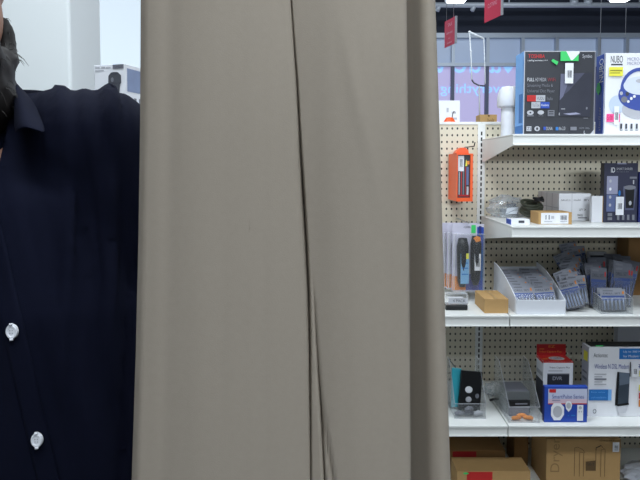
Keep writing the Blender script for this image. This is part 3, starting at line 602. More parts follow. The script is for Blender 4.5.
# blister pack prototype: card, printed header, clear dome and rods inside
CARDG = mat('grey_card', (150, 154, 166), 0.5, var=0.06)
STEELB = mat('blue_grey_metal', (132, 146, 176), 0.35, 0.4)
def small_pack(label, group, w=0.085, h=0.11, dark=False):
    t = thing('blister_pack', label, 'blister pack', (0, 0, 0), group=group)
    mb = MB(); mb.box(-w / 2, w / 2, 0, 0.0015, 0, h, CARDG if not dark else mat('dull_grey_card', (104, 108, 120), 0.5, var=0.06)); mb.build('backing_card', t)
    prints('printed_card', t, (-w / 2, 0, 0), (w, 0, 0), (0, 0, h), [('r', 0.0, 0.0, 1, 0.62, mat('slate_print', (54, 58, 72), 0.5, var=0.1)), ('r', 0.04, 0.48, 0.96, 0.70, mat('denim_print', (62, 84, 144), 0.5, var=0.06)), ('t', 0.12, 0.76, 0.8, 0.84, 'DRILL SET', DGREY), ('r', 0.86, 0.78, 0.94, 0.9, ORANGEP if not dark else RED), ('r', 0.1, 0.9, 0.5, 0.95, MGREY)])
    mb = MB()
    for i in range(6):
        x = -w * 0.38 + w * 0.152 * i; mb.tube([(x, -0.006, h * 0.06), (x, -0.006, h * (0.5 + 0.03 * (i % 3)))], 0.0035, STEELB if not dark else MATS['slate_blue_print'], 8)
    mb.build('bit_set', t)
    mb = MB(); mb.box(-w * 0.47, w * 0.47, -0.012, -0.0008, h * 0.03, h * 0.62, CLEAR); mb.build('clear_blister', t, 0.002)
    return t
proto = small_pack('blue and white blister pack of bits inside the white display bin', 'packs inside the white bin')
first = [True]
def put(src, loc, rot, label=None, group=None, sc=1.0):
    if src.get('used'): o = dup(src)
    else: o = src
    o.location = loc; o.rotation_euler = rot; o.scale = (sc, sc, sc)
    if label: o['label'] = label
    if group: o['group'] = group
    src['used'] = 1
    if 'used' in o and o is not src: del o['used']
    return o
rnd = random.Random(3)
# in the bin: rows of cards leaning back, filling it from the front panel backwards
LB = 'blue and white blister pack of bits inside the white display bin'
hw = 0.085; cols = [-bw * 0.235, bw * 0.235]
for r_ in range(7):
    for ci, cx_ in enumerate(cols):
        y = BINY + 0.030 + 0.036 * r_ + 0.004 * ci
        tilt = -R(38) + rnd.uniform(-0.03, 0.03)
        put(proto, (BINX + cx_ + rnd.uniform(-0.003, 0.003), y, S3 + 0.008 + 0.0045 * r_ + (0.004 * ci if r_ else 0)), (tilt, rnd.uniform(-0.05, 0.05), rnd.uniform(-0.05, 0.05)), LB)
# heap leaning right of the bin
proto2 = small_pack('blister pack leaning in the loose heap just right of the white bin', 'loose heap of packs right of the bin', 0.075, 0.125)
for i in range(13):
    y = YF + 0.045 + 0.030 * i; X = at(576 + 3.5 * math.sin(i * 1.9), 300, y).x
    put(proto2, (X, y, S3 + 0.016 + 0.0085 * i), (-R(34) + 0.05 * math.sin(i * 2.7), -R(16) + 0.22 * math.sin(i * 1.3), -R(14) + 0.07 * math.sin(i * 3.1)), None)
# taller dark packs standing further right
proto3 = small_pack('dark backed blister pack standing upright in the row right of the loose heap', 'upright dark packs at the right end', 0.072, 0.185, True)
k_ = 0
for row in range(5):
    for cx_ in (598, 612, 625):
        y = YF + 0.10 + 0.052 * row + 0.016 * (cx_ == 612); X = at(cx_ + 2.5 * math.sin(k_ * 2.2), 290, y).x
        put(proto3, (X, y, S3 + 0.008), (-R(12) + 0.08 * math.sin(k_ * 1.1), R(3) + 0.17 * math.sin(k_ * 1.7), -R(12) + 0.12 * math.sin(k_ * 2.9)), None, None, 0.86 + 0.14 * math.sin(k_ * 1.3) ** 2); k_ += 1
# clear tray at the right front holding grey packs
def acrylic_bin(name, label, x0, x1, ybot, z, fh, bh, dep, cat='bin'):
    a = on_z(x0, ybot, z); b_ = on_z(x1, ybot, z); w = b_.x - a.x; th = 0.0022
    t = thing(name, label, cat, ((a.x + b_.x) / 2, a.y, z))
    mb = MB(); mb.box(-w / 2, w / 2, 0, th, 0.0005, fh, ACRYL); mb.build('front_wall', t)
    for x in (-w / 2, w / 2 - th):
        mb = MB(); mb.prism([(x, th + 0.0004, 0.0005), (x, dep - 0.0004, 0.0005), (x, dep - 0.0004, bh), (x, dep * 0.7, bh), (x, th + 0.0004, fh)], (th, 0, 0), ACRYL); mb.build('side_wall', t)
    mb = MB(); mb.box(-w / 2, w / 2, dep, dep + th, 0.0005, bh, ACRYL); mb.build('back_wall', t)
    mb = MB(); mb.box(-w / 2 + 0.003, w / 2 - 0.003, 0.003, dep - 0.001, 0.0005, 0.002, ACRYL); mb.build('bin_floor', t)
    mb = MB()                                 # polished rims
    for x in (-w / 2 + 0.001, w / 2 - 0.001): mb.tube([(x, 0.001, fh), (x, dep * 0.7, bh), (x, dep, bh)], 0.0011, LGREY, 6)
    mb.tube([(-w / 2, 0.001, fh), (w / 2, 0.001, fh)], 0.0011, LGREY, 6); mb.tube([(-w / 2, 0.001, 0.001), (w / 2, 0.001, 0.001)], 0.001, LGREY, 6)
    mb.build('rim', t)
    return t, w, a.y
tt, tw, ty = acrylic_bin('clear_tray', 'low clear plastic tray at the front right of the third shelf', 601, 633, 314, S3, 0.062, 0.07, 0.075)
proto4 = small_pack('grey rod blister pack standing in the low clear tray', 'packs in the low clear tray', 0.10, 0.085)
for i in range(2):
    put(proto4, (tt.location.x, ty + 0.028 + 0.028 * i, S3 + 0.006), (-R(10), 0, 0.0))
# flat pack lying on the row's top back and the cardboard box behind
b = Box('cardboard_box', 'brown cardboard box at the back right of the third shelf', 'box', (628, 236, 668, 302), S3, 0.11, BROWN, BROWN, BROWN, Y=2.665)
b = Box('flat_pack', 'pale flat pack with dark print standing behind the upright dark packs', 'box', (588, 252, 606, 300), S3, 0.02, LGREY, LGREY, LGREY, Y=2.70)
b.front('printed_front', [('r', 0.1, 0.75, 0.9, 0.92, DGREY), ('r', 0.15, 0.55, 0.6, 0.62, MBLUE)])

# ------------------------------------------------------------------ fourth shelf
tb, tw, ty = acrylic_bin('clear_bin', 'left clear plastic bin holding a teal gadget and black parts', 454.5, 486, 419, S4, 0.062, 0.20, 0.17)
bx = tb.location.x
def small(name, mb, loc, rot, label, cat, bevel=0.0, group=None):
    o = mb.build(name, None, bevel); o.location = loc; o.rotation_euler = rot; tag(o, label, cat, group); return o
mb = MB(); mb.prism([(-0.024, 0, 0), (0.006, 0, 0), (0.024, 0, 0.16), (-0.018, 0, 0.165)], (0, 0.012, 0), TEAL)
small('teal_gadget', mb, (bx - 0.034, ty + 0.10, S4 + 0.006), (-0.1, 0, 0.0), 'bright teal plastic gadget upright in the left clear bin', 'gadget', 0.004)
mb = MB(); mb.box(-0.048, 0.042, 0, 0.014, 0, 0.160, BLACK); mb.ell((-0.012, -0.002, 0.085), (0.016, 0.004, 0.014), PAPER); mb.ell((-0.010, -0.002, 0.045), (0.013, 0.004, 0.012), LGREY); mb.ell((0.025, -0.002, 0.062), (0.008, 0.004, 0.010), MGREY)
small('gadget_board', mb, (bx + 0.014, ty + 0.068, S4 + 0.006), (-0.12, 0.1, 0.05), 'black board with round white pieces in the left clear bin', 'gadget', 0.003)
mb = MB(); mb.box(-0.0015, 0.0015, 0, 0.042, 0, 0.185, mat('smoky_sheet', (112, 124, 128), 0.25))
small('plastic_sheet', mb, (bx + 0.0545, ty + 0.124, S4 + 0.05), (0, -R(38), 0), 'smoky grey plastic sheet leaning across the left clear bin', 'sheet')
for i, (dx, dy, dz, rx, m) in enumerate(((-0.040, 0.02, 0.014, 0.3, MGREY), (-0.001, 0.022, 0.014, -0.3, DGREY), (0.037, 0.02, 0.014, 0.7, LGREY), (0.005, 0.048, 0.020, 1.2, MGREY))):
    mb = MB(); mb.tube([(-0.018, 0, 0), (0, 0, 0.004), (0.018, 0, 0)], [0.008, 0.010, 0.007], m, 10)
    small('loose_fitting', mb, (bx + dx, ty + dy, S4 + dz), (0, 0, rx * 0.4), 'grey loose fitting on the floor of the left clear bin', 'fitting', group='loose fittings in the left clear bin')
tb2, tw2, ty2 = acrylic_bin('clear_bin', 'right clear plastic bin holding orange pieces and a black slab', 508.8, 540, 423, S4, 0.064, 0.20, 0.22)
bx2 = tb2.location.x
mb = MB(); mb.box(-0.048, 0.048, 0, 0.11, 0, 0.035, mat('clear_grey_tray', (104, 108, 110), 0.3)); mb.box(-0.044, 0.044, 0.004, 0.106, 0.0351, 0.038, MGREY)
small('grey_tray', mb, (bx2 - 0.001, ty2 + 0.08, S4 + 0.060), (0, 0, 0), 'grey shallow tray at the back of the right clear bin', 'tray', 0.002)
mb = MB(); mb.box(-0.05, 0.05, 0, 0.10, 0, 0.055, BLACKCARD); small('dark_block', mb, (bx2, ty2 + 0.085, S4 + 0.003), (0, 0, 0), 'dark block under the grey tray in the right clear bin', 'block', 0.002)
mb = MB(); mb.box(-0.042, 0.038, 0, 0.02, 0, 0.018, BLACK); mb.box(-0.02, 0.03, -0.0005, 0, 0.006, 0.012, MGREY); small('black_slab', mb, (bx2, ty2 + 0.058, S4 + 0.045), (0, 0, 0.04), 'black slab resting on card in the right clear bin', 'slab', 0.002)
mb = MB(); mb.box(-0.044, 0.04, 0, 0.018, 0, 0.042, MGREY); small('card_block', mb, (bx2, ty2 + 0.060, S4 + 0.0025), (0, 0, 0.02), 'grey card block under the black slab', 'block', 0.002)
for i, (dx, dy, rz) in enumerate(((-0.027, 0.020, 0.15), (0.022, 0.022, -0.25), (0.002, 0.044, 0.1))):
    mb = MB(); mb.tube([(-0.019, 0, 0.008), (-0.01, 0, 0.010), (0.01, 0, 0.010), (0.019, 0, 0.008)], [0.005, 0.0078, 0.0078, 0.005], ORANGEP, 10)
    small('orange_piece', mb, (bx2 + dx, ty2 + dy, S4 + 0.003 + 0.016 * (i == 1) * 0), (0, 0, rz), 'small orange piece in the front of the right clear bin', 'fitting', group='orange pieces in the right clear bin')
pz = on_z(497, 398, S4); mb = blob((0, 0, 0.035), (0.036, 0.030, 0.028), 8.0, BAGM, 0.3, 2.4); zmin = min(v.z for v in mb.v); mb.shift((0, 0, -zmin)); o = mb.build('clear_wrapper'); o.location = (pz.x - 0.01, pz.y + 0.04, S4); tag(o, 'crumpled clear wrapper between the two clear bins', 'wrapper')
mb = MB(); mb.tube([(-0.03, 0, 0.005), (0, 0.01, 0.005), (0.03, 0, 0.005)], 0.005, BLACK, 8); small('black_strap', mb, (pz.x - 0.01, pz.y - 0.03, S4), (0, 0, 0.2), 'short black strap on the shelf between the clear bins', 'strap')

b = Box('video_box', 'red and white box with a tall dark red hang tab behind the blue box', 'box', (543, 361.5, 572.8, 414), S4, 0.085, PAPER, PAPER, RED)
q = b.px; th = at(550, 344, b.o.location.y + 0.085).z - S4
mb = MB(); mb.box(-b.w / 2, b.w / 2 - 0.0, b.d - 0.003, b.d, b.h + 0.0003, th, DRED); o = mb.build('hang_tab', b.o); o['label'] = 'dark red hang tab'
prints('tab_lettering', b.o, (-b.w / 2, b.d - 0.003, b.h), (b.w, 0, 0), (0, 0, th - b.h), [('t', 0.08, 0.2, 0.85, 0.42, 'Video Capture Plus', ORANGEP), ('t', 0.4, 0.7, 0.62, 0.9, 'EZ', ORANGEP), ('r', 0.08, 0.55, 0.25, 0.6, ORANGEP)])
b.front('printed_front', [q.t(549, 366.6, 569.5, 368.8, 'Video Capture Plus', DGREY), q.r(548, 370.4, 562, 371.2, LGREY), q.r(547, 373.4, 569, 388, BLACKCARD), q.t(552.5, 376.4, 561.8, 380, 'DVR', LGREY), q.r(547, 373.4, 569, 374.3, MGREY), q.r(543, 361.5, 572.8, 362.6, RED)])
b.topf('printed_top', [('e', 0.55, 0.45, 0.28, 0.3, ORANGEP), ('e', 0.55, 0.45, 0.26, 0.27, LGREY), ('t', 0.35, 0.38, 0.75, 0.55, 'EASY', DRED), ('r', 0.05, 0.3, 0.22, 0.4, ORANGEP)])
b.left('printed_side', [('r', 0, 0.0, 1, 0.62, DGREY), ('r', 0.1, 0.7, 0.9, 0.78, LGREY), ('r', 0, 0.96, 1, 1, RED)])
b = Box('detector_box', 'royal blue box picturing white round devices and a remote', 'box', (544.4, 386.6, 587.4, 422.4), S4, 0.022, BLUE, NAVYCARD, BLUE)
q = b.px
PALE = mat('pale_panel', (196, 202, 226), 0.5, var=0.03)
b.front('printed_front', [q.r(548, 388.8, 586.8, 404, PALE), q.r(548, 399, 586.8, 403.4, mat('pale_pink_panel', (214, 190, 206), 0.5, var=0.03)), q.r(548, 403.2, 586.8, 404.1, RED), q.r(549, 389, 555.6, 392.4, RED), q.t(551.8, 394.4, 583.6, 398.4, 'SmartPulse Series', mat('indigo_lettering', (86, 96, 160), 0.5, var=0)), q.r(552, 399.6, 560, 400.6, LILACP),
    q.p([(553.5, 403), (560.5, 403), (564, 407), (564, 414.5), (560.5, 420), (554, 420), (551, 415), (551, 407)], PAPER), q.e(557.5, 411.4, 4.6, 5.8, LGREY), q.p([(566.5, 401), (570, 401), (572, 404.4), (571, 408.6), (568.5, 411.6), (566, 408.6), (565, 404.4)], PAPER), q.e(568.4, 405.4, 2.3, 3, LGREY),
    q.r(577, 404.6, 583, 420.4, PAPER), q.e(580, 407.4, 1.6, 1.6, LGREY), q.r(578.4, 410.5, 579.4, 412, LGREY), q.r(580.6, 410.5, 581.6, 412, LGREY), q.r(567.6, 414.6, 569, 415.6, MBLUE), q.r(571, 414.4, 575, 415.6, MBLUE)])
b = Box('modem_box', 'large white box picturing a black modem at the right of the fourth shelf', 'box', (588.3, 347.5, 668, 416.6), S4, 0.07, PAPER, LGREY, PAPER)
q = b.px
b.front('printed_front', [q.t(593, 353, 607, 357.2, 'Actiontec', DGREY), q.r(618.5, 348.4, 668, 359, MBLUE), q.t(622.5, 350.6, 655, 353, 'Up to 300 Mbps speeds', PAPER), q.t(622.5, 354.8, 650, 357.2, 'for Modem Internet', PAPER), q.t(594, 363.8, 628.5, 368.6, 'Wireless N DSL Modem', MATS['indigo_lettering']), q.t(636, 364, 664, 368.6, 'Router', MATS['indigo_lettering'])]
    + [q.r(594, y, 606 - (i % 2) * 4, y + 1.1, LGREY) for i, y in enumerate((373.4, 375.8, 378.2, 381, 383.4))] + [q.r(594, 378, 606, 379.4, MGREY)]
    + [q.r(588.8, 389, 608, 400, MBLUE), q.r(608, 389, 611.4, 400, LBLUE), q.t(591, 391, 605, 392.6, 'Easy setup', LBLUE), q.t(591, 396, 606, 397.8, 'and installation', LBLUE),
       q.p([(616.6, 371.4), (618.6, 371.6), (618, 404), (615, 405.2), (615, 403.8)], BLACK), q.p([(618.6, 371.6), (629, 372.6), (628.4, 403), (618, 404)], mat('modem_picture', (60, 70, 82), 0.3, var=0.15, scale=25)), q.p([(618.6, 371.6), (629, 372.6), (628.8, 383), (619, 385)], mat('modem_sheen', (98, 110, 126), 0.3, var=0.1)), q.r(628.8, 361.4, 629.8, 376, BLACK), q.p([(615, 404), (628.4, 402), (629, 404), (618, 405.6)], BLACK), q.p([(617, 406), (628, 404.6), (626, 412), (618, 413)], mat('pale_reflection_print', (206, 208, 216), 0.5, var=0.02)),
       q.o(594.6, 410.6, 1.7, 2.3, 0.7, MGREY), q.r(638.5, 370, 643, 376, YELLOW), q.r(638.5, 384, 643, 390, YELLOW), q.r(638.5, 392, 643, 398, RED), q.r(638.5, 399, 643, 406, ORANGEP)])
b.front('barcode_label', [q.r(630.6, 362, 637, 376.4, PAPER)] + q.bar(632, 368, 635.6, 373), 'white barcode label', 0.0095)
b.left('printed_side', [('r', 0.3, 0.78, 0.85, 0.92, YELLOW), ('r', 0.2, 0.5, 0.8, 0.54, MGREY), ('r', 0.2, 0.6, 0.8, 0.63, MGREY)])
bo = b.o
mb = MB(); mb.box(-0.15, 0.15, 0, 0.05, 0, 0.006, BLACK); mb.box(-0.13, -0.10, -0.0006, 0, 0.001, 0.005, GREEN); o = mb.build('black_case', None, 0.002); o.location = (bo.location.x, bo.location.y + 0.012, S4 + b.h); tag(o, 'flat black case lying on top of the modem box', 'case')
b = Box('grey_panel_box', 'pale grey box standing at the back right above the modem box', 'box', (617, 322, 668, 408), S4, 0.04, LGREY, LGREY, LGREY, Y=2.68)

# ------------------------------------------------------------------ bottom cartons
b = Box('appliance_carton', 'big kraft carton with line drawings and a white label under the lowest shelf', 'carton', (546, 439, 620, 520), ZB, 0.19, KRAFT, KRAFT, KRAFT, Y=2.44)
q = b.px
b.front('printed_front', [q.t(550, 437, 562, 493, 'Dryer', mat('faint_kraft_print', (150, 120, 78), 0.8, var=0.04), 'T'), q.t(599, 439.6, 613.5, 442.6, '10 KG NET', KRAFTD)]
    + [q.l(574, 453, 574, 500, .45, KRAFTD), q.l(574, 453, 577, 452, .45, KRAFTD), q.l(577, 452, 582, 456, .45, KRAFTD), q.l(579, 460, 579, 500, .4, KRAFTD), q.l(583, 461, 583, 500, .45, KRAFTD), q.l(579, 460, 583, 461, .4, KRAFTD), q.l(582, 456, 584, 461, .4, KRAFTD),
       q.l(595, 455, 595, 490, .45, KRAFTD), q.l(595, 453, 600, 449, .9, BLACK), q.l(595, 453, 595, 457, .7, BLACK), q.l(600, 449, 602, 453, .5, KRAFTD), q.l(600, 456, 600, 500, .4, KRAFTD), q.l(604, 456, 604, 500, .45, KRAFTD), q.l(600, 456, 604, 454, .4, KRAFTD), q.l(604, 456, 602, 453, .4, KRAFTD),
       q.p([(585, 475), (595, 473), (595, 490), (585, 490)], KRAFTD), q.t(587, 477, 593, 481, 'LG 2', BLACK)])
b.front('barcode_label', [q.r(611, 442.9, 617.6, 458.6, PAPER)] + q.bar(612.8, 448, 616, 453) + [q.r(612.5, 454.5, 616, 455.4, MGREY)], 'white barcode label', 0.008)
b = Box('red_label_carton', 'kraft carton with a red label and green dot, front of the bottom stack', 'carton', (456.5, 471.4, 530, 540), ZB, 0.12, KRAFT, KRAFT, KRAFT, Y=2.37)
q = b.px
b.front('red_label', [q.r(466.5, 472.5, 492, 500, RED)], 'red paper label'); b.front('price_sticker', [q.e(465.6, 476, 2.8, 2.6, GREEN)], 'green round sticker', 0.002)
b = Box('rear_red_label_carton', 'brown carton with a dim red label behind the front carton of the bottom stack', 'carton', (449, 450.5, 505, 500), ZB, 0.10, BROWN, BROWN, BROWN, Y=2.51)
q = b.px
b.front('red_label', [q.r(452.4, 452, 476, 461.5, DRED)], 'red paper label')
b = Box('tall_brown_carton', 'dark brown carton at the back beneath the lowest left shelf', 'carton', (450, 441, 500, 480), ZB, 0.12, BROWN, BROWN, BROWN, Y=2.64)
b = Box('side_carton', 'brown carton standing between the bottom stack and the big kraft carton', 'carton', (514, 436, 528, 500), ZB, 0.12, BROWN, BROWN, BROWN, Y=2.63)
pz = at(640, 480, 2.5); mb = blob((0, 0, 0.10), (0.115, 0.10, 0.10), 12.0, mat('grey_white_film', (196, 200, 210), 0.4, var=0.1, scale=14), 0.18, 2.2); zmin = min(v.z for v in mb.v); zmax = max(v.z for v in mb.v)
tgt = at(630, 466, 2.5).z - ZB; mb.v = [Vector((v.x, v.y, (v.z - zmin) / (zmax - zmin) * tgt)) for v in mb.v]
o = mb.build('wrapped_bundle'); o.location = (at(652, 480, 2.5).x, 2.5, ZB); tag(o, 'grey white wrapped bundle at the bottom right corner', 'bundle')

# ------------------------------------------------------------------ left background: white counter shelf with a tumbler box
YT = 2.2
sx0, sx1 = -1.0, -0.66; zt_ = at(100, 121, YT).z
t = thing('white_display_stand', 'white display stand behind the person carrying the tumbler box', 'stand', ((sx0 + sx1) / 2, YT + 0.12, 0))
w = sx1 - sx0
mb = MB(); mb.box(-w / 2, w / 2, -0.15, 0.17, zt_ - 0.02, zt_, WHITE); mb.build('stand_top', t, 0.002)
for x in (-w / 2, w / 2 - 0.015):
    mb = MB(); mb.box(x, x + 0.015, -0.15, 0.17, 0, zt_ - 0.0205, WHITE); mb.build('side_panel', t)
for z in (0.3, 0.8):
    mb = MB(); mb.box(-w / 2 + 0.016, w / 2 - 0.016, -0.15, 0.17, z, z + 0.02, WHITE); mb.build('shelf', t)
b = Box('tumbler_box', 'white box picturing a dark tumbler just above the person\'s shoulder', 'box', (92, 64.6, 128, 121), zt_, 0.10, PAPER, PAPER, PAPER, Y=YT, rz=-R(16))
q = b.px
TUM = mat('tumbler_picture', (72, 74, 82), 0.4, var=0.1, scale=40)
b.front('printed_front', [q.r(93.5, 66.5, 98.5, 68, LGREY), q.r(100.5, 66.5, 105, 68, LGREY), q.r(106, 67, 111.5, 68.2, LGREY), q.r(93.5, 69.6, 103.5, 70.8, LGREY), q.r(114, 64.8, 126.6, 69.2, MGREY), q.t(115, 66, 125.6, 68.4, 'TUMBLER', DGREY), q.r(99.5, 79, 106, 87, PAPER),
    q.p([(109, 76), (111, 73.6), (121, 73.6), (123.6, 76), (123.6, 83), (122, 85), (121, 97), (112, 97), (110.5, 85), (108.6, 83)], TUM), q.e(116.2, 73.6, 5, 1.3, DGREY), q.r(109, 83, 123.4, 84, DGREY), q.e(113.5, 80, 1.6, 2.4, MGREY), q.r(121.5, 96, 125, 96.8, MGREY)])
prints('printed_side', b.o, (b.w / 2, 0, 0), (0, b.d, 0), (0, 0, b.h), [('r', 0.1, 0.52, 0.95, 0.93, mat('slate_side_print', (136, 150, 182), 0.5, var=0.1)), ('r', 0.15, 0.3, 0.4, 0.42, MGREY), ('r', 0.5, 0.3, 0.65, 0.42, MGREY), ('r', 0.8, 0.3, 0.95, 0.42, MGREY)])
b = Box('pale_blue_box', 'pale blue box peeking out between the tumbler box and the curtain', 'box', (136, 74.5, 158, 121), zt_, 0.1, mat('pale_blue_card', (190, 214, 240), 0.5, var=0.03), None, None, Y=YT + 0.14)

# ------------------------------------------------------------------ curtain
CURT = mat('taupe_cloth', (161, 152, 140), 0.9, var=0.035, scale=220, bump=0.12, bscale=1500, spec=0.15)
def lerp_tab(tab, y):
    if y <= tab[0][0]: a, b = tab[0], tab[1]
    elif y >= tab[-1][0]: a, b = tab[-2], tab[-1]
    else:
        for a, b in zip(tab, tab[1:]):
            if a[0] <= y <= b[0]: break
    return a[1] + (b[1] - a[1]) * (y - a[0]) / (b[0] - a[0])
LE = [(0, 141.8), (120, 141.3), (240, 139.6), (360, 136.8), (480, 133)]
SL = [(-200, 276), (0, 290), (90, 296.5), (150, 299.5), (200, 302.5), (250, 305.5), (300, 307.8), (350, 308.8), (480, 310), (700, 311)]
BE = [(0, 405.5), (240, 408), (480, 409.5)]
CE = [(0, 434.8), (120, 438.5), (240, 441.5), (360, 444.8), (480, 448.6)]
CTOP, CBOT = 2.16, 0.005
def py_of(z, Y): return CY - F * (Y * sp + (z - H) * cp) / (Y * cp - (z - H) * sp)
def cl(y): return max(-260, min(760, y))
NZ = 170
def cloth(name, cols, parent):
    # cols: function(py) -> list of (px, depth) across one row
    mb = MB(); vs = []; n = None
    for i in range(NZ + 1):
        z = CTOP + (CBOT - CTOP) * i / NZ; row = cols(cl(py_of(z, 0.46)), z); n = len(row)
        for px, Y in row: vs.append(Vector(((px - CX) / F * (Y * cp - (z - H) * sp), Y, z)))
    fs = [(i * n + j, i * n + j + 1, (i + 1) * n + j + 1, (i + 1) * n + j) for i in range(NZ) for j in range(n - 1)]
    mb.add(vs, fs, CURT, True); o = mb.build(name, parent); s = o.modifiers.new('s', 'SOLIDIFY'); s.thickness = 0.0009; s.offset = -1; return o
def wob(px, z, s): return 0.0013 * noise.noise(Vector((px * 0.021 + s, z * 1.3, s))) + 0.0007 * noise.noise(Vector((px * 0.055 + s, z * 2.2, s * 2)))
def g(x, w): return math.exp(-(x / w) ** 2)
def panelA(py, z):
    l, s = lerp_tab(LE, py), lerp_tab(SL, py); r = []
    for px, Y in ((l + 5, 0.505), (l + 2, 0.49), (l + 0.3, 0.476), (l, 0.468), (l + 1, 0.462), (l + 3.5, 0.4575)): r.append((px, Y))
    n = 60
    for i in range(n + 1):
        px = l + 6 + (s - 5 - l - 6) * i / n
        Y = 0.455 - 0.010 * math.sin(math.pi * (px - l) / (s - l)) + 0.0016 * g(px - l - 26 - 0.01 * py, 9) - 0.0012 * g(px - l - 120 + 0.06 * py, 16) + wob(px, z, 1.3)
        r.append((px, Y))
    e = 0.455 + wob(s - 5, z, 1.3)
    ka = lerp_tab([(-200, 0.25), (0, 0.3), (110, 0.6), (200, 1.0), (340, 0.8), (480, 0.4), (700, 0.3)], py)
    for d, y in ((3.2, 0.0006), (1.9, 0.002), (1.0, 0.0045), (0.4, 0.009), (0.2, 0.016), (1.5, 0.026), (4, 0.03)): r.append((s - d * ka, e + y * (0.35 + 0.65 * ka)))
    return r
def panelB(py, z):
    s, b_ = lerp_tab(SL, py), lerp_tab(BE, py); r = []
    gw = lerp_tab([(-200, 0.1), (0, 0.5), (90, 1.0), (200, 2.0), (300, 1.7), (420, 1.0), (480, 0.6), (700, 0.3)], py)
    for d, Y in ((-14, 0.512), (-8, 0.511), (-4, 0.508), (-1.5, 0.503), (0, 0.495), (0.5 * gw, 0.482), (gw, 0.469), (gw + 0.8, 0.461), (gw + 2, 0.4565)): r.append((s + d, Y))
    n = 110; x0 = s + gw + 2.6; x1 = b_ - 4
    k = max(0.0, min(1.0, (py - 285) / 120.0))
    f1 = lerp_tab([(285, 313.5), (343, 317), (398, 320.6), (468, 324.4), (700, 338)], max(py, 285)); f2 = lerp_tab([(380, 320), (413, 323), (445, 328.7), (477, 334), (700, 372)], max(py, 380)); k2 = max(0.0, min(1.0, (py - 385) / 50.0))
    for i in range(n + 1):
        u = i / n; px = x0 + (x1 - x0) * (u ** 1.7)
        Y = 0.4545 - 0.008 * math.sin(math.pi * (px - s) / (b_ - s)) + wob(px, z, 5.1)
        Y += 0.010 * k * g(px - f1, 1.5) + 0.0065 * k2 * g(px - f2, 1.3) - 0.0016 * g(px - (335 + 0.22 * py), 7) * max(0, 1 - abs(py - 110) / 120) + 0.0012 * g(px - b_ + 22, 10)
        r.append((px, Y))
    e = r[-1][1]
    for d, y in ((2.4, 0.0007), (1.2, 0.002), (0.5, 0.0045), (0.1, 0.009), (0.0, 0.015), (0.6, 0.024), (3, 0.034), (8, 0.04)): r.append((b_ - d, e + y))
    return r
def panelC(py, z):
    b_, c = lerp_tab(BE, py), lerp_tab(CE, py); w = c - b_; r = []
    for f, Y in ((-0.5, 0.575), (-0.25, 0.575), (-0.1, 0.57), (-0.02, 0.558), (0.02, 0.538), (0.055, 0.522), (0.10, 0.5155), (0.18, 0.5125), (0.26, 0.5095), (0.33, 0.506), (0.40, 0.502), (0.48, 0.498), (0.53, 0.496), (0.6, 0.4945), (0.68, 0.4935), (0.76, 0.493), (0.84, 0.4935), (0.91, 0.4955), (0.96, 0.499), (0.99, 0.504), (1.0, 0.511), (0.98, 0.52), (0.9, 0.53), (0.75, 0.536)):
        px = b_ + w * f; r.append((px, Y + 0.4 * wob(px, z, 9.0)))
    return r
t = thing('curtain', 'tall taupe cloth curtain hanging in wide folds between the person and the shelves', 'curtain', (0, 0, 0))
oA = cloth('cloth_panel', panelA, t); oB = cloth('cloth_panel', panelB, t); oC = cloth('side_fold', panelC, t)
# rail above the frame
RAILM = mat('rail_metal', (190, 192, 196), 0.35, 0.6)
mb = MB(); mb.tube([(-0.30, 0.49, CTOP + 0.012), (0.30, 0.49, CTOP + 0.012)], 0.011, RAILM, 12)
for x in (-0.26, 0.26): mb.tube([(x, 0.49, CTOP + 0.012), (x, 0.49, ZC)], 0.006, RAILM, 8)
mb.build('curtain_rail', t)

# ------------------------------------------------------------------ person
SKIN = mat('skin', (176, 128, 102), 0.55, var=0.08, scale=60)
SHIRT = mat('navy_shirt', (11, 15, 33), 0.9, var=0.12, scale=90, bump=0.25, bscale=1400, spec=0.12)
HAIR = mat('dark_hair', (26, 22, 22), 0.6, var=0.2, scale=200)
BUTTON = mat('white_button', (226, 230, 238), 0.35, var=0.02)
TROUS = mat('dark_trousers', (40, 42, 50), 0.85, var=0.08)
SHOE = mat('black_shoe', (24, 24, 26), 0.4, var=0.05)
def fuse(mb, name, voxel, smooth, m, parent, disp=None, cut=None):
    o = mb.build(name + '_src'); md = o.modifiers.new('r', 'REMESH'); md.mode = 'VOXEL'; md.voxel_size = voxel; md.use_smooth_shade = True
    sm = o.modifiers.new('s', 'SMOOTH'); sm.iterations = smooth; sm.factor = 0.5
    dg = bpy.context.evaluated_depsgraph_get(); dg.update()
    me = bpy.data.meshes.new_from_object(o.evaluated_get(dg)); src = o.data; bpy.data.objects.remove(o); bpy.data.meshes.remove(src)
    me.name = name; me.materials.clear(); me.materials.append(m)
    if disp:
        off = [disp(v.co, v.normal) for v in me.vertices]
        for v, d in zip(me.vertices, off): v.co = v.co + v.normal * d
    for p in me.polygons: p.use_smooth = True; p.material_index = 0
    if cut:
        vsnap(me)
        bm = bmesh.new(); bm.from_mesh(me); bmesh.ops.delete(bm, geom=[f for f in bm.faces if cut(f.calc_center_median())], context='FACES'); bm.to_mesh(me); bm.free()
    me.update(); r = bpy.data.objects.new(name, me); COL.objects.link(r); r.parent = parent; return r
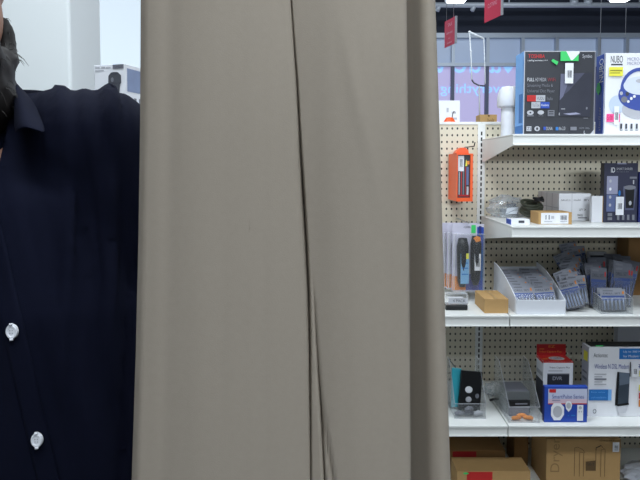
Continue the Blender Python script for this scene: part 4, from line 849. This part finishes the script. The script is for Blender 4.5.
def loft(mb, rings, m, n=28):
    vs = []; fs = []
    for c, rx, ry in rings:
        for k in range(n):
            a = 2 * math.pi * k / n; ca, sa = math.cos(a), math.sin(a); e = 0.86
            vs.append(Vector(c) + Vector((rx * math.copysign(abs(ca) ** e, ca), ry * math.copysign(abs(sa) ** e, sa), 0)))
    for i in range(len(rings) - 1):
        for k in range(n): fs.append((i * n + k, i * n + (k + 1) % n, (i + 1) * n + (k + 1) % n, (i + 1) * n + k))
    fs += [tuple(range(n))[::-1], tuple(range((len(rings) - 1) * n, len(rings) * n))]
    mb.add(vs, fs, m, True)
def caps(mb, pts, rs, m):
    mb.tube(pts, rs, m, 18)
    for p, r in zip(pts, rs): mb.ell(p, (r, r, r), m, 18, 12)
person = thing('person', 'person in a dark navy shirt with white buttons and a dark beard, left edge', 'person', (-0.24, 0.67, 0))
PIN = Vector((-0.24, 0.67, 0))
P0 = Vector((-0.240, 0.67, 0.97)); NB = Vector((-0.392, 0.645, 1.545))
SJ = at(101, 150, 0.64); RJ = Vector((2 * NB.x - SJ.x + 0.01, 0.655, SJ.z - 0.035))
EL, WL = Vector((-0.182, 0.67, 1.21)), Vector((-0.176, 0.625, 0.965))
ER, WR = Vector((-0.665, 0.68, 1.19)), Vector((-0.640, 0.62, 0.95))
HC = Vector((-0.393, 0.602, 1.700)); RZ = Matrix.Rotation(R(28), 3, 'Z')
def spine(t): return P0.lerp(NB, t)
body = MB()
loft(body, [(spine(-0.08), .12, .085), (spine(0.1), .14, .09), (spine(0.35), .122, .082), (spine(0.7), .142, .09), (spine(0.88), .13, .075), (spine(1.0), .06, .055)], SKIN)
caps(body, [NB - Vector((0, 0, .05)), NB + Vector((0, -.012, .02)), HC + RZ @ Vector((0, .012, -.06))], [.056, .046, .046], SKIN)
caps(body, [spine(.92), SJ, EL, WL], [.05, .045, .035, .024], SKIN); caps(body, [spine(.92), RJ, ER, WR], [.05, .045, .035, .024], SKIN)
body.rot = RZ
body.ell(HC + RZ @ Vector((0, .012, .02)), (.066, .092, .098), SKIN, 28, 18)
body.ell(HC + RZ @ Vector((0, -.022, -.055)), (.058, .062, .066), SKIN, 24, 14)
body.ell(HC + RZ @ Vector((0, -.055, -.03)), (.046, .035, .05), SKIN)
caps(body, [HC + RZ @ Vector((0, -.086, .02)), HC + RZ @ Vector((0, -.103, -.022))], [.008, .012], SKIN)
for s_ in (-1, 1):
    body.ell(HC + RZ @ Vector((s_ * .011, -.093, -.026)), (.008, .009, .007), SKIN, 12, 8)
    body.ell(HC + RZ @ Vector((s_ * .03, -.080, .028)), (.022, .010, .008), SKIN, 14, 8)
    body.ell(HC + RZ @ Vector((s_ * .067, .012, .018)), (.008, .018, .030), SKIN, 14, 10)
    body.ell(HC + RZ @ Vector((s_ * .040, -.052, -.018)), (.022, .024, .024), SKIN, 14, 10)
body.ell(HC + RZ @ Vector((0, -.088, -.056)), (.024, .008, .006), SKIN, 14, 8); body.ell(HC + RZ @ Vector((0, -.086, -.067)), (.020, .009, .006), SKIN, 14, 8)
for s_ in (-1, 1):
    body.ell(HC + RZ @ Vector((s_ * .031, -.078, .0145)), (.019, .011, .0055), SKIN, 14, 8); body.ell(HC + RZ @ Vector((s_ * .031, -.078, -.004)), (.018, .010, .0050), SKIN, 14, 8)
body.rot = None
def hand(W, s_):
    d = Vector((s_ * 0.01, -.03, -1)).normalized(); ax = Vector((0, -1, 0)); pc = W + d * .05
    body.ell(pc, (.016, .040, .050), SKIN, 16, 12); caps(body, [W, W + d * .03], [.024, .024], SKIN)
    for i, (o_, L) in enumerate(((-.028, .058), (-.010, .072), (.010, .078), (.028, .068))):
        b0 = pc + d * .036 - ax * o_; c1 = b0 + d * (L * .5) + Vector((-s_ * .006, 0, 0)); c2 = b0 + d * (L * .92) + Vector((-s_ * .022, 0, 0))
        caps(body, [b0 - d * .02, b0, c1, c2], [.009, .0092, .0085, .0072], SKIN)
    b0 = pc - d * .02 + ax * .03; caps(body, [b0, b0 + ax * .022 + d * .022, b0 + ax * .026 + d * .055 + Vector((-s_ * .012, 0, 0))], [.012, .010, .0085], SKIN)
hand(WL, 1); hand(WR, -1)
hipL, hipR = P0 + Vector((.075, 0, -.03)), P0 + Vector((-.075, 0, -.03))
FL, FR = Vector((-.155, .68, .075)), Vector((-.335, .70, .075))
for hp_, ft in ((hipL, FL), (hipR, FR)):
    kn = hp_.lerp(ft, .5) + Vector((0, -.02, 0)); caps(body, [hp_, kn, ft], [.075, .05, .034], SKIN)
    caps(body, [ft + Vector((0, .01, -.03)), ft + Vector((0, -.13, -.05))], [.03, .022], SKIN)
ob = fuse(body.shift(-PIN), 'body', 0.0058, 4, SKIN, person)
# shirt
sh = MB()
loft(sh, [(spine(-0.22), .162, .128), (spine(0.0), .160, .122), (spine(0.35), .152, .114), (spine(0.68), .170, .120), (spine(0.86), .152, .102), (spine(0.97), .098, .078), (spine(1.03), .072, .066)], SHIRT, 36)
q0 = at(-25, 152, .645)
caps(sh, [q0, at(40, 149, .642), SJ], [.060, .0585, .062], SHIRT); caps(sh, [NB + Vector((-.02, 0, -.03)), RJ], [.060, .060], SHIRT)
caps(sh, [SJ, SJ.lerp(EL, .5) + Vector((.006, 0, 0)), EL, EL.lerp(WL, .9)], [.062, .060, .054, .042], SHIRT)
caps(sh, [RJ, RJ.lerp(ER, .5), ER, ER.lerp(WR, .9)], [.062, .058, .054, .042], SHIRT)
def to_px(p):
    p = p + PIN; dpt = p.y * cp - (p.z - H) * sp; v = p.y * sp + (p.z - H) * cp
    return CX + F * p.x / dpt, CY - F * v / dpt
def folds(co, nrm):
    x, y = to_px(co); d = 0.0
    d += 0.0055 * noise.noise(Vector((x * 0.040 - y * 0.006, y * 0.0055, 2.0 + co.y * 2)))
    d += 0.0022 * noise.noise(Vector((x * 0.10 - y * 0.012, y * 0.012, 7.0)))
    top = max(0.0, min(1.0, (175 - y) / 70))
    d += 0.0046 * top * g(x - (57 + (y - 88) * 0.16), 5.5) + 0.0050 * top * g(x - (106 + (y - 86) * 0.20), 7) + 0.0016 * top * g(x - (82 + (y - 88) * 0.1), 10) - 0.003 * top * g(x - (36 + (y - 95) * 0.12), 7)
    lo = max(0.0, min(1.0, (y - 130) / 60)) * max(0.0, min(1.0, (420 - y) / 120))
    d += 0.0055 * lo * g(x - (72 - (y - 150) * 0.045), 6) + 0.0055 * lo * g(x - (112 - (y - 150) * 0.02), 7) - 0.0035 * lo * g(x - (92 - (y - 150) * 0.03), 8)
    d -= 0.006 * max(0, min(1, (y - 200) / 100)) * g(x - (124 + (y - 400) * -0.06), 2.2)
    return d * 1.5
def vdist(co):
    x, y = to_px(co)
    if co.y + PIN.y > 0.62 or not 95 < y < 240: return None
    return x + 18, 25 * min(1.0, (235 - y) / 105.0)
def vneck(co):
    r_ = vdist(co)
    return r_ is not None and abs(r_[0]) < r_[1] - 0.2
def vsnap(me):
    for v in me.vertices:
        r_ = vdist(v.co)
        if r_ and r_[1] > 0 and abs(abs(r_[0]) - r_[1]) < 5.0: v.co.x += (math.copysign(r_[1], r_[0]) - r_[0]) * (v.co.y + PIN.y) / F
os_ = fuse(sh.shift(-PIN), 'shirt', 0.0056, 5, SHIRT, person, folds, vneck)
os_['label'] = 'dark navy long sleeved shirt'
dg = bpy.context.evaluated_depsgraph_get(); dg.update()
tree = BVHTree.FromPolygons([v.co + PIN for v in os_.data.vertices], [tuple(p.vertices) for p in os_.data.polygons])
def on_shirt(px, py, lift=0.0):
    d = ray(px, py).normalized(); hit = tree.ray_cast(CAM, d)
    p = hit[0] if hit[0] is not None else at(px, py, .53)
    return p - d * lift
# placket strip
mb = MB(); rows = []
for py in range(170, 640, 8):
    c = 12 + (py - 331) * 0.2294 + 2
    rows.append([on_shirt(c + dx, py, l) for dx, l in ((-11.5, -.001), (-11, .0028), (-8, .0034), (-3, .0032), (3, .0032), (8, .0034), (11, .0028), (11.5, -.001))])
mb.add([p - PIN for r_ in rows for p in r_], [(i * 8 + j, i * 8 + j + 1, (i + 1) * 8 + j + 1, (i + 1) * 8 + j) for i in range(len(rows) - 1) for j in range(7)], SHIRT, True)
plk = mb.build('placket', os_)
for i in range(-1, 4):
    bx_, by_ = 12 + 25 * i, 331.5 + 108.5 * i
    if by_ > 620: continue
    c = on_shirt(bx_, by_, .0052); mb = MB(); rot = Matrix.Rotation(R(90), 4, 'X')
    rx_, rz_ = 0.0052, 0.0066
    prof = [(0.15, .0014), (.55, .0013), (.68, .002), (.9, .002), (1, .0012), (1, -.0016)]
    vs = []; n = 24
    for r_, z_ in prof:
        for k in range(n): vs.append(c - PIN + Vector((rx_ * r_ * math.cos(2 * math.pi * k / n), -z_, rz_ * r_ * math.sin(2 * math.pi * k / n))))
    fs = [(a_ * n + k, a_ * n + (k + 1) % n, (a_ + 1) * n + (k + 1) % n, (a_ + 1) * n + k) for a_ in range(len(prof) - 1) for k in range(n)] + [tuple(range(n))]
    mb.add(vs, fs, BUTTON)
    for dx, dz in ((-.0011, .0012), (.0011, .0012), (-.0011, -.0012), (.0011, -.0012)): mb.add([c - PIN + Vector((dx + .0005 * math.cos(k), -.0016, dz + .0005 * math.sin(k))) for k in range(6)], [tuple(range(6))], MGREY)
    mb.tube([c - PIN + Vector((0, -.0012, rz_ * .9)), c - PIN + Vector((0, -.0012, rz_ * 1.16))], 0.0018, BUTTON, 8)
    mb.tube([c - PIN + Vector((0, -.0012, -rz_ * .9)), c - PIN + Vector((0, -.0012, -rz_ * 1.16))], 0.0018, BUTTON, 8)
    mb.build('button', os_)['label'] = 'white button'
# collar: stand ring and a leaf on each side
mb = MB(); n = 40; vs = []
for k in range(n + 1):
    a_ = R(-70) + (R(320)) * k / n; sx_, sy_ = math.cos(a_), math.sin(a_)
    top = .032 + .012 * sy_; low = -.02 - .01 * (sy_ < 0)
    for rr, z_ in ((.070, low), (.068, top), (.072, top), (.078, low)): vs.append(NB - PIN + Vector((rr * 1.08 * sx_, rr * sy_ + .0 , z_)))
mb.add(vs, [(k * 4 + j, k * 4 + j + 1, (k + 1) * 4 + j + 1, (k + 1) * 4 + j) for k in range(n) for j in range(3)], SHIRT, True)
mb.build('collar_stand', os_)
inner = [(4, 74, .675), (12, 80, .64), (15, 96, .605), (15, 115, .575), (15, 136, .550)]
outer = [(14, 86, .690), (24, 93.5, .640), (33, 101, .605), (42, 120, .566), (47, 135, .535)]
def leaf(mirror):
    mb = MB(); vs = []; m_ = 6
    for a_, b2 in zip(inner, outer):
        A_, B_ = at(*a_), at(*b2)
        for j in range(m_ + 1):
            u = j / m_; p = A_.lerp(B_, u) + Vector((0, -.010 * math.sin(math.pi * u), .006 * math.sin(math.pi * u)))
            if mirror: p.x = 2 * NB.x - p.x
            vs.append(p - PIN)
    mb.add(vs, [(i * (m_ + 1) + j, i * (m_ + 1) + j + 1, (i + 1) * (m_ + 1) + j + 1, (i + 1) * (m_ + 1) + j) for i in range(len(inner) - 1) for j in range(m_)], SHIRT, True)
    o = mb.build('collar_leaf', os_); sd = o.modifiers.new('s', 'SOLIDIFY'); sd.thickness = .003; sd.offset = 0; ss = o.modifiers.new('u', 'SUBSURF'); ss.levels = 2; ss.render_levels = 2
leaf(False); leaf(True)
# trousers and shoes
tr = MB(); loft(tr, [(P0 + Vector((0, 0, -.12)), .135, .10), (P0 + Vector((0, 0, .06)), .138, .102)], TROUS)
for hp_, ft in ((hipL, FL), (hipR, FR)):
    kn = hp_.lerp(ft, .5) + Vector((0, -.02, 0)); caps(tr, [hp_, kn, ft + Vector((0, 0, .02))], [.09, .068, .056], TROUS)
fuse(tr.shift(-PIN), 'trousers', 0.012, 5, TROUS, person)
for ft in (FL, FR):
    s2 = MB(); caps(s2, [ft + Vector((0, .03, -.03)), ft + Vector((0, -.06, -.035)), ft + Vector((0, -.15, -.045))], [.042, .038, .030], SHOE); s2.box(ft.x - .035, ft.x + .035, ft.y - .17, ft.y + .06, 0.001, .02, SHOE)
    fuse(s2.shift(-PIN), 'shoe', 0.008, 3, SHOE, person)
# hair and beard
hr = MB(); hr.rot = RZ; hr.ell(HC + RZ @ Vector((0, .030, .060)), (.072, .090, .082), HAIR, 28, 18)
for s_ in (-1, 1): caps(hr, [HC + RZ @ Vector((s_ * .066, -.006, .035)), HC + RZ @ Vector((s_ * .065, -.004, .0))], [.010, .008], HAIR)
hm = fuse(hr.shift(-PIN), 'hair', 0.007, 3, HAIR, person, lambda co, nn: 0.003 * noise.noise(co * 90))
bd_ = MB(); bd_.rot = RZ
bd_.ell(HC + RZ @ Vector((0, -.030, -.130)), (.070, .062, .060), HAIR, 28, 18)
for s_ in (-1, 1): caps(bd_, [HC + RZ @ Vector((s_ * .057, -.004, -.052)), HC + RZ @ Vector((s_ * .059, -.008, -.09)), HC + RZ @ Vector((s_ * .052, -.03, -.10)), HC + RZ @ Vector((0, -.07, -.115))], [.008, .011, .018, .03], HAIR)
caps(bd_, [HC + RZ @ Vector((-.03, -.092, -.052)), HC + RZ @ Vector((0, -.098, -.045)), HC + RZ @ Vector((.03, -.092, -.052))], [.007, .008, .007], HAIR)
for s_ in (-1, 1): caps(bd_, [HC + RZ @ Vector((s_ * .028, -.090, -.052)), HC + RZ @ Vector((s_ * .040, -.078, -.075)), HC + RZ @ Vector((s_ * .044, -.062, -.10))], [.007, .010, .016], HAIR)
bd_.ell(HC + RZ @ Vector((0, -.064, -.098)), (.048, .034, .024), HAIR)
bo_ = fuse(bd_.shift(-PIN), 'beard', 0.006, 2, HAIR, person, lambda co, nn: 0.004 * noise.noise(co * 70))
bo_['label'] = 'thick dark beard'
st = MB(); rnd = random.Random(11); vv = [(v.co.copy(), v.normal.copy()) for v in bo_.data.vertices]
for i in range(700):
    p, nn = vv[rnd.randrange(len(vv))]
    if nn.y > 0.3: continue
    L = rnd.uniform(.006, .014); d = (nn + Vector((rnd.uniform(-.5, .5), rnd.uniform(-.4, .2), -.7 + rnd.uniform(-.5, .4)))).normalized()
    st.tube([p, p + d * L * .5, p + d * L + Vector((0, 0, -L * .35))], [.0004, .0003, .00012], HAIR, 4, False)
st.build('beard_strands', bo_)
for s_ in (-1, 1):
    mb = MB(); mb.rot = RZ; e_ = HC + RZ @ Vector((s_ * .031, -.083, .006)) - PIN; mb.ell(e_, (.0125, .0075, .0062), PAPER, 16, 12); mb.ell(e_ + RZ @ Vector((0, -.0042, 0)), (.0052, .0040, .0052), BLACK, 14, 10); mb.build('eye', person)
    mb = MB(); caps(mb, [HC + RZ @ Vector((s_ * .014, -.092, .031)) - PIN, HC + RZ @ Vector((s_ * .03, -.092, .036)) - PIN, HC + RZ @ Vector((s_ * .046, -.08, .031)) - PIN], [.004, .005, .003], HAIR); mb.build('eyebrow', person)

# ------------------------------------------------------------------ light
def area(x, y, z, sx, sy, power, col=(1, 1, 1), rot=(0, 0, 0)):
    l = bpy.data.lights.new('ceiling_light', 'AREA'); l.shape = 'RECTANGLE'; l.size = sx; l.size_y = sy; l.energy = power; l.color = col
    o = bpy.data.objects.new('ceiling_light', l); COL.objects.link(o); o.location = (x, y, z); o.rotation_euler = rot; return o
COOL = (0.86, 0.94, 1.0)
area(0.8, -0.9, 3.6, 2.4, 0.5, 80, COOL)
area(0.9, -2.8, 3.6, 2.4, 0.5, 45, COOL)  # unseen lamp added to brighten the second shelf
area(0.6, -7.5, 2.75, 4.0, 0.5, 430, COOL, (R(78), 0, 0))  # unseen low tilted lamp, added to reach the pegboard under the top shelf
area(1.5, 1.0, 3.9, 2.4, 0.4, 40, COOL)
area(-0.3, -0.45, 2.95, 1.2, 0.4, 8, (1.0, 0.97, 0.92))  # small fill added above the camera for the curtain front
area(1.6, 5.6, 4.2, 3.0, 0.8, 130, COOL)
area(-0.6, 1.45, 3.9, 1.4, 0.6, 70, COOL)
w = bpy.data.worlds.new('world'); scene.world = w; w.use_nodes = True
w.node_tree.nodes['Background'].inputs[0].default_value = (0.75, 0.85, 1.0, 1); w.node_tree.nodes['Background'].inputs[1].default_value = 0.3
vs_ = scene.view_settings; scene.display_settings.display_device = 'sRGB'; vs_.view_transform = 'Standard'; vs_.look = 'None'; vs_.exposure = 0.0; vs_.gamma = 1.0; vs_.use_curve_mapping = False
scene.cycles.use_denoising = True; scene.cycles.transparent_max_bounces = 24; scene.cycles.max_bounces = 8
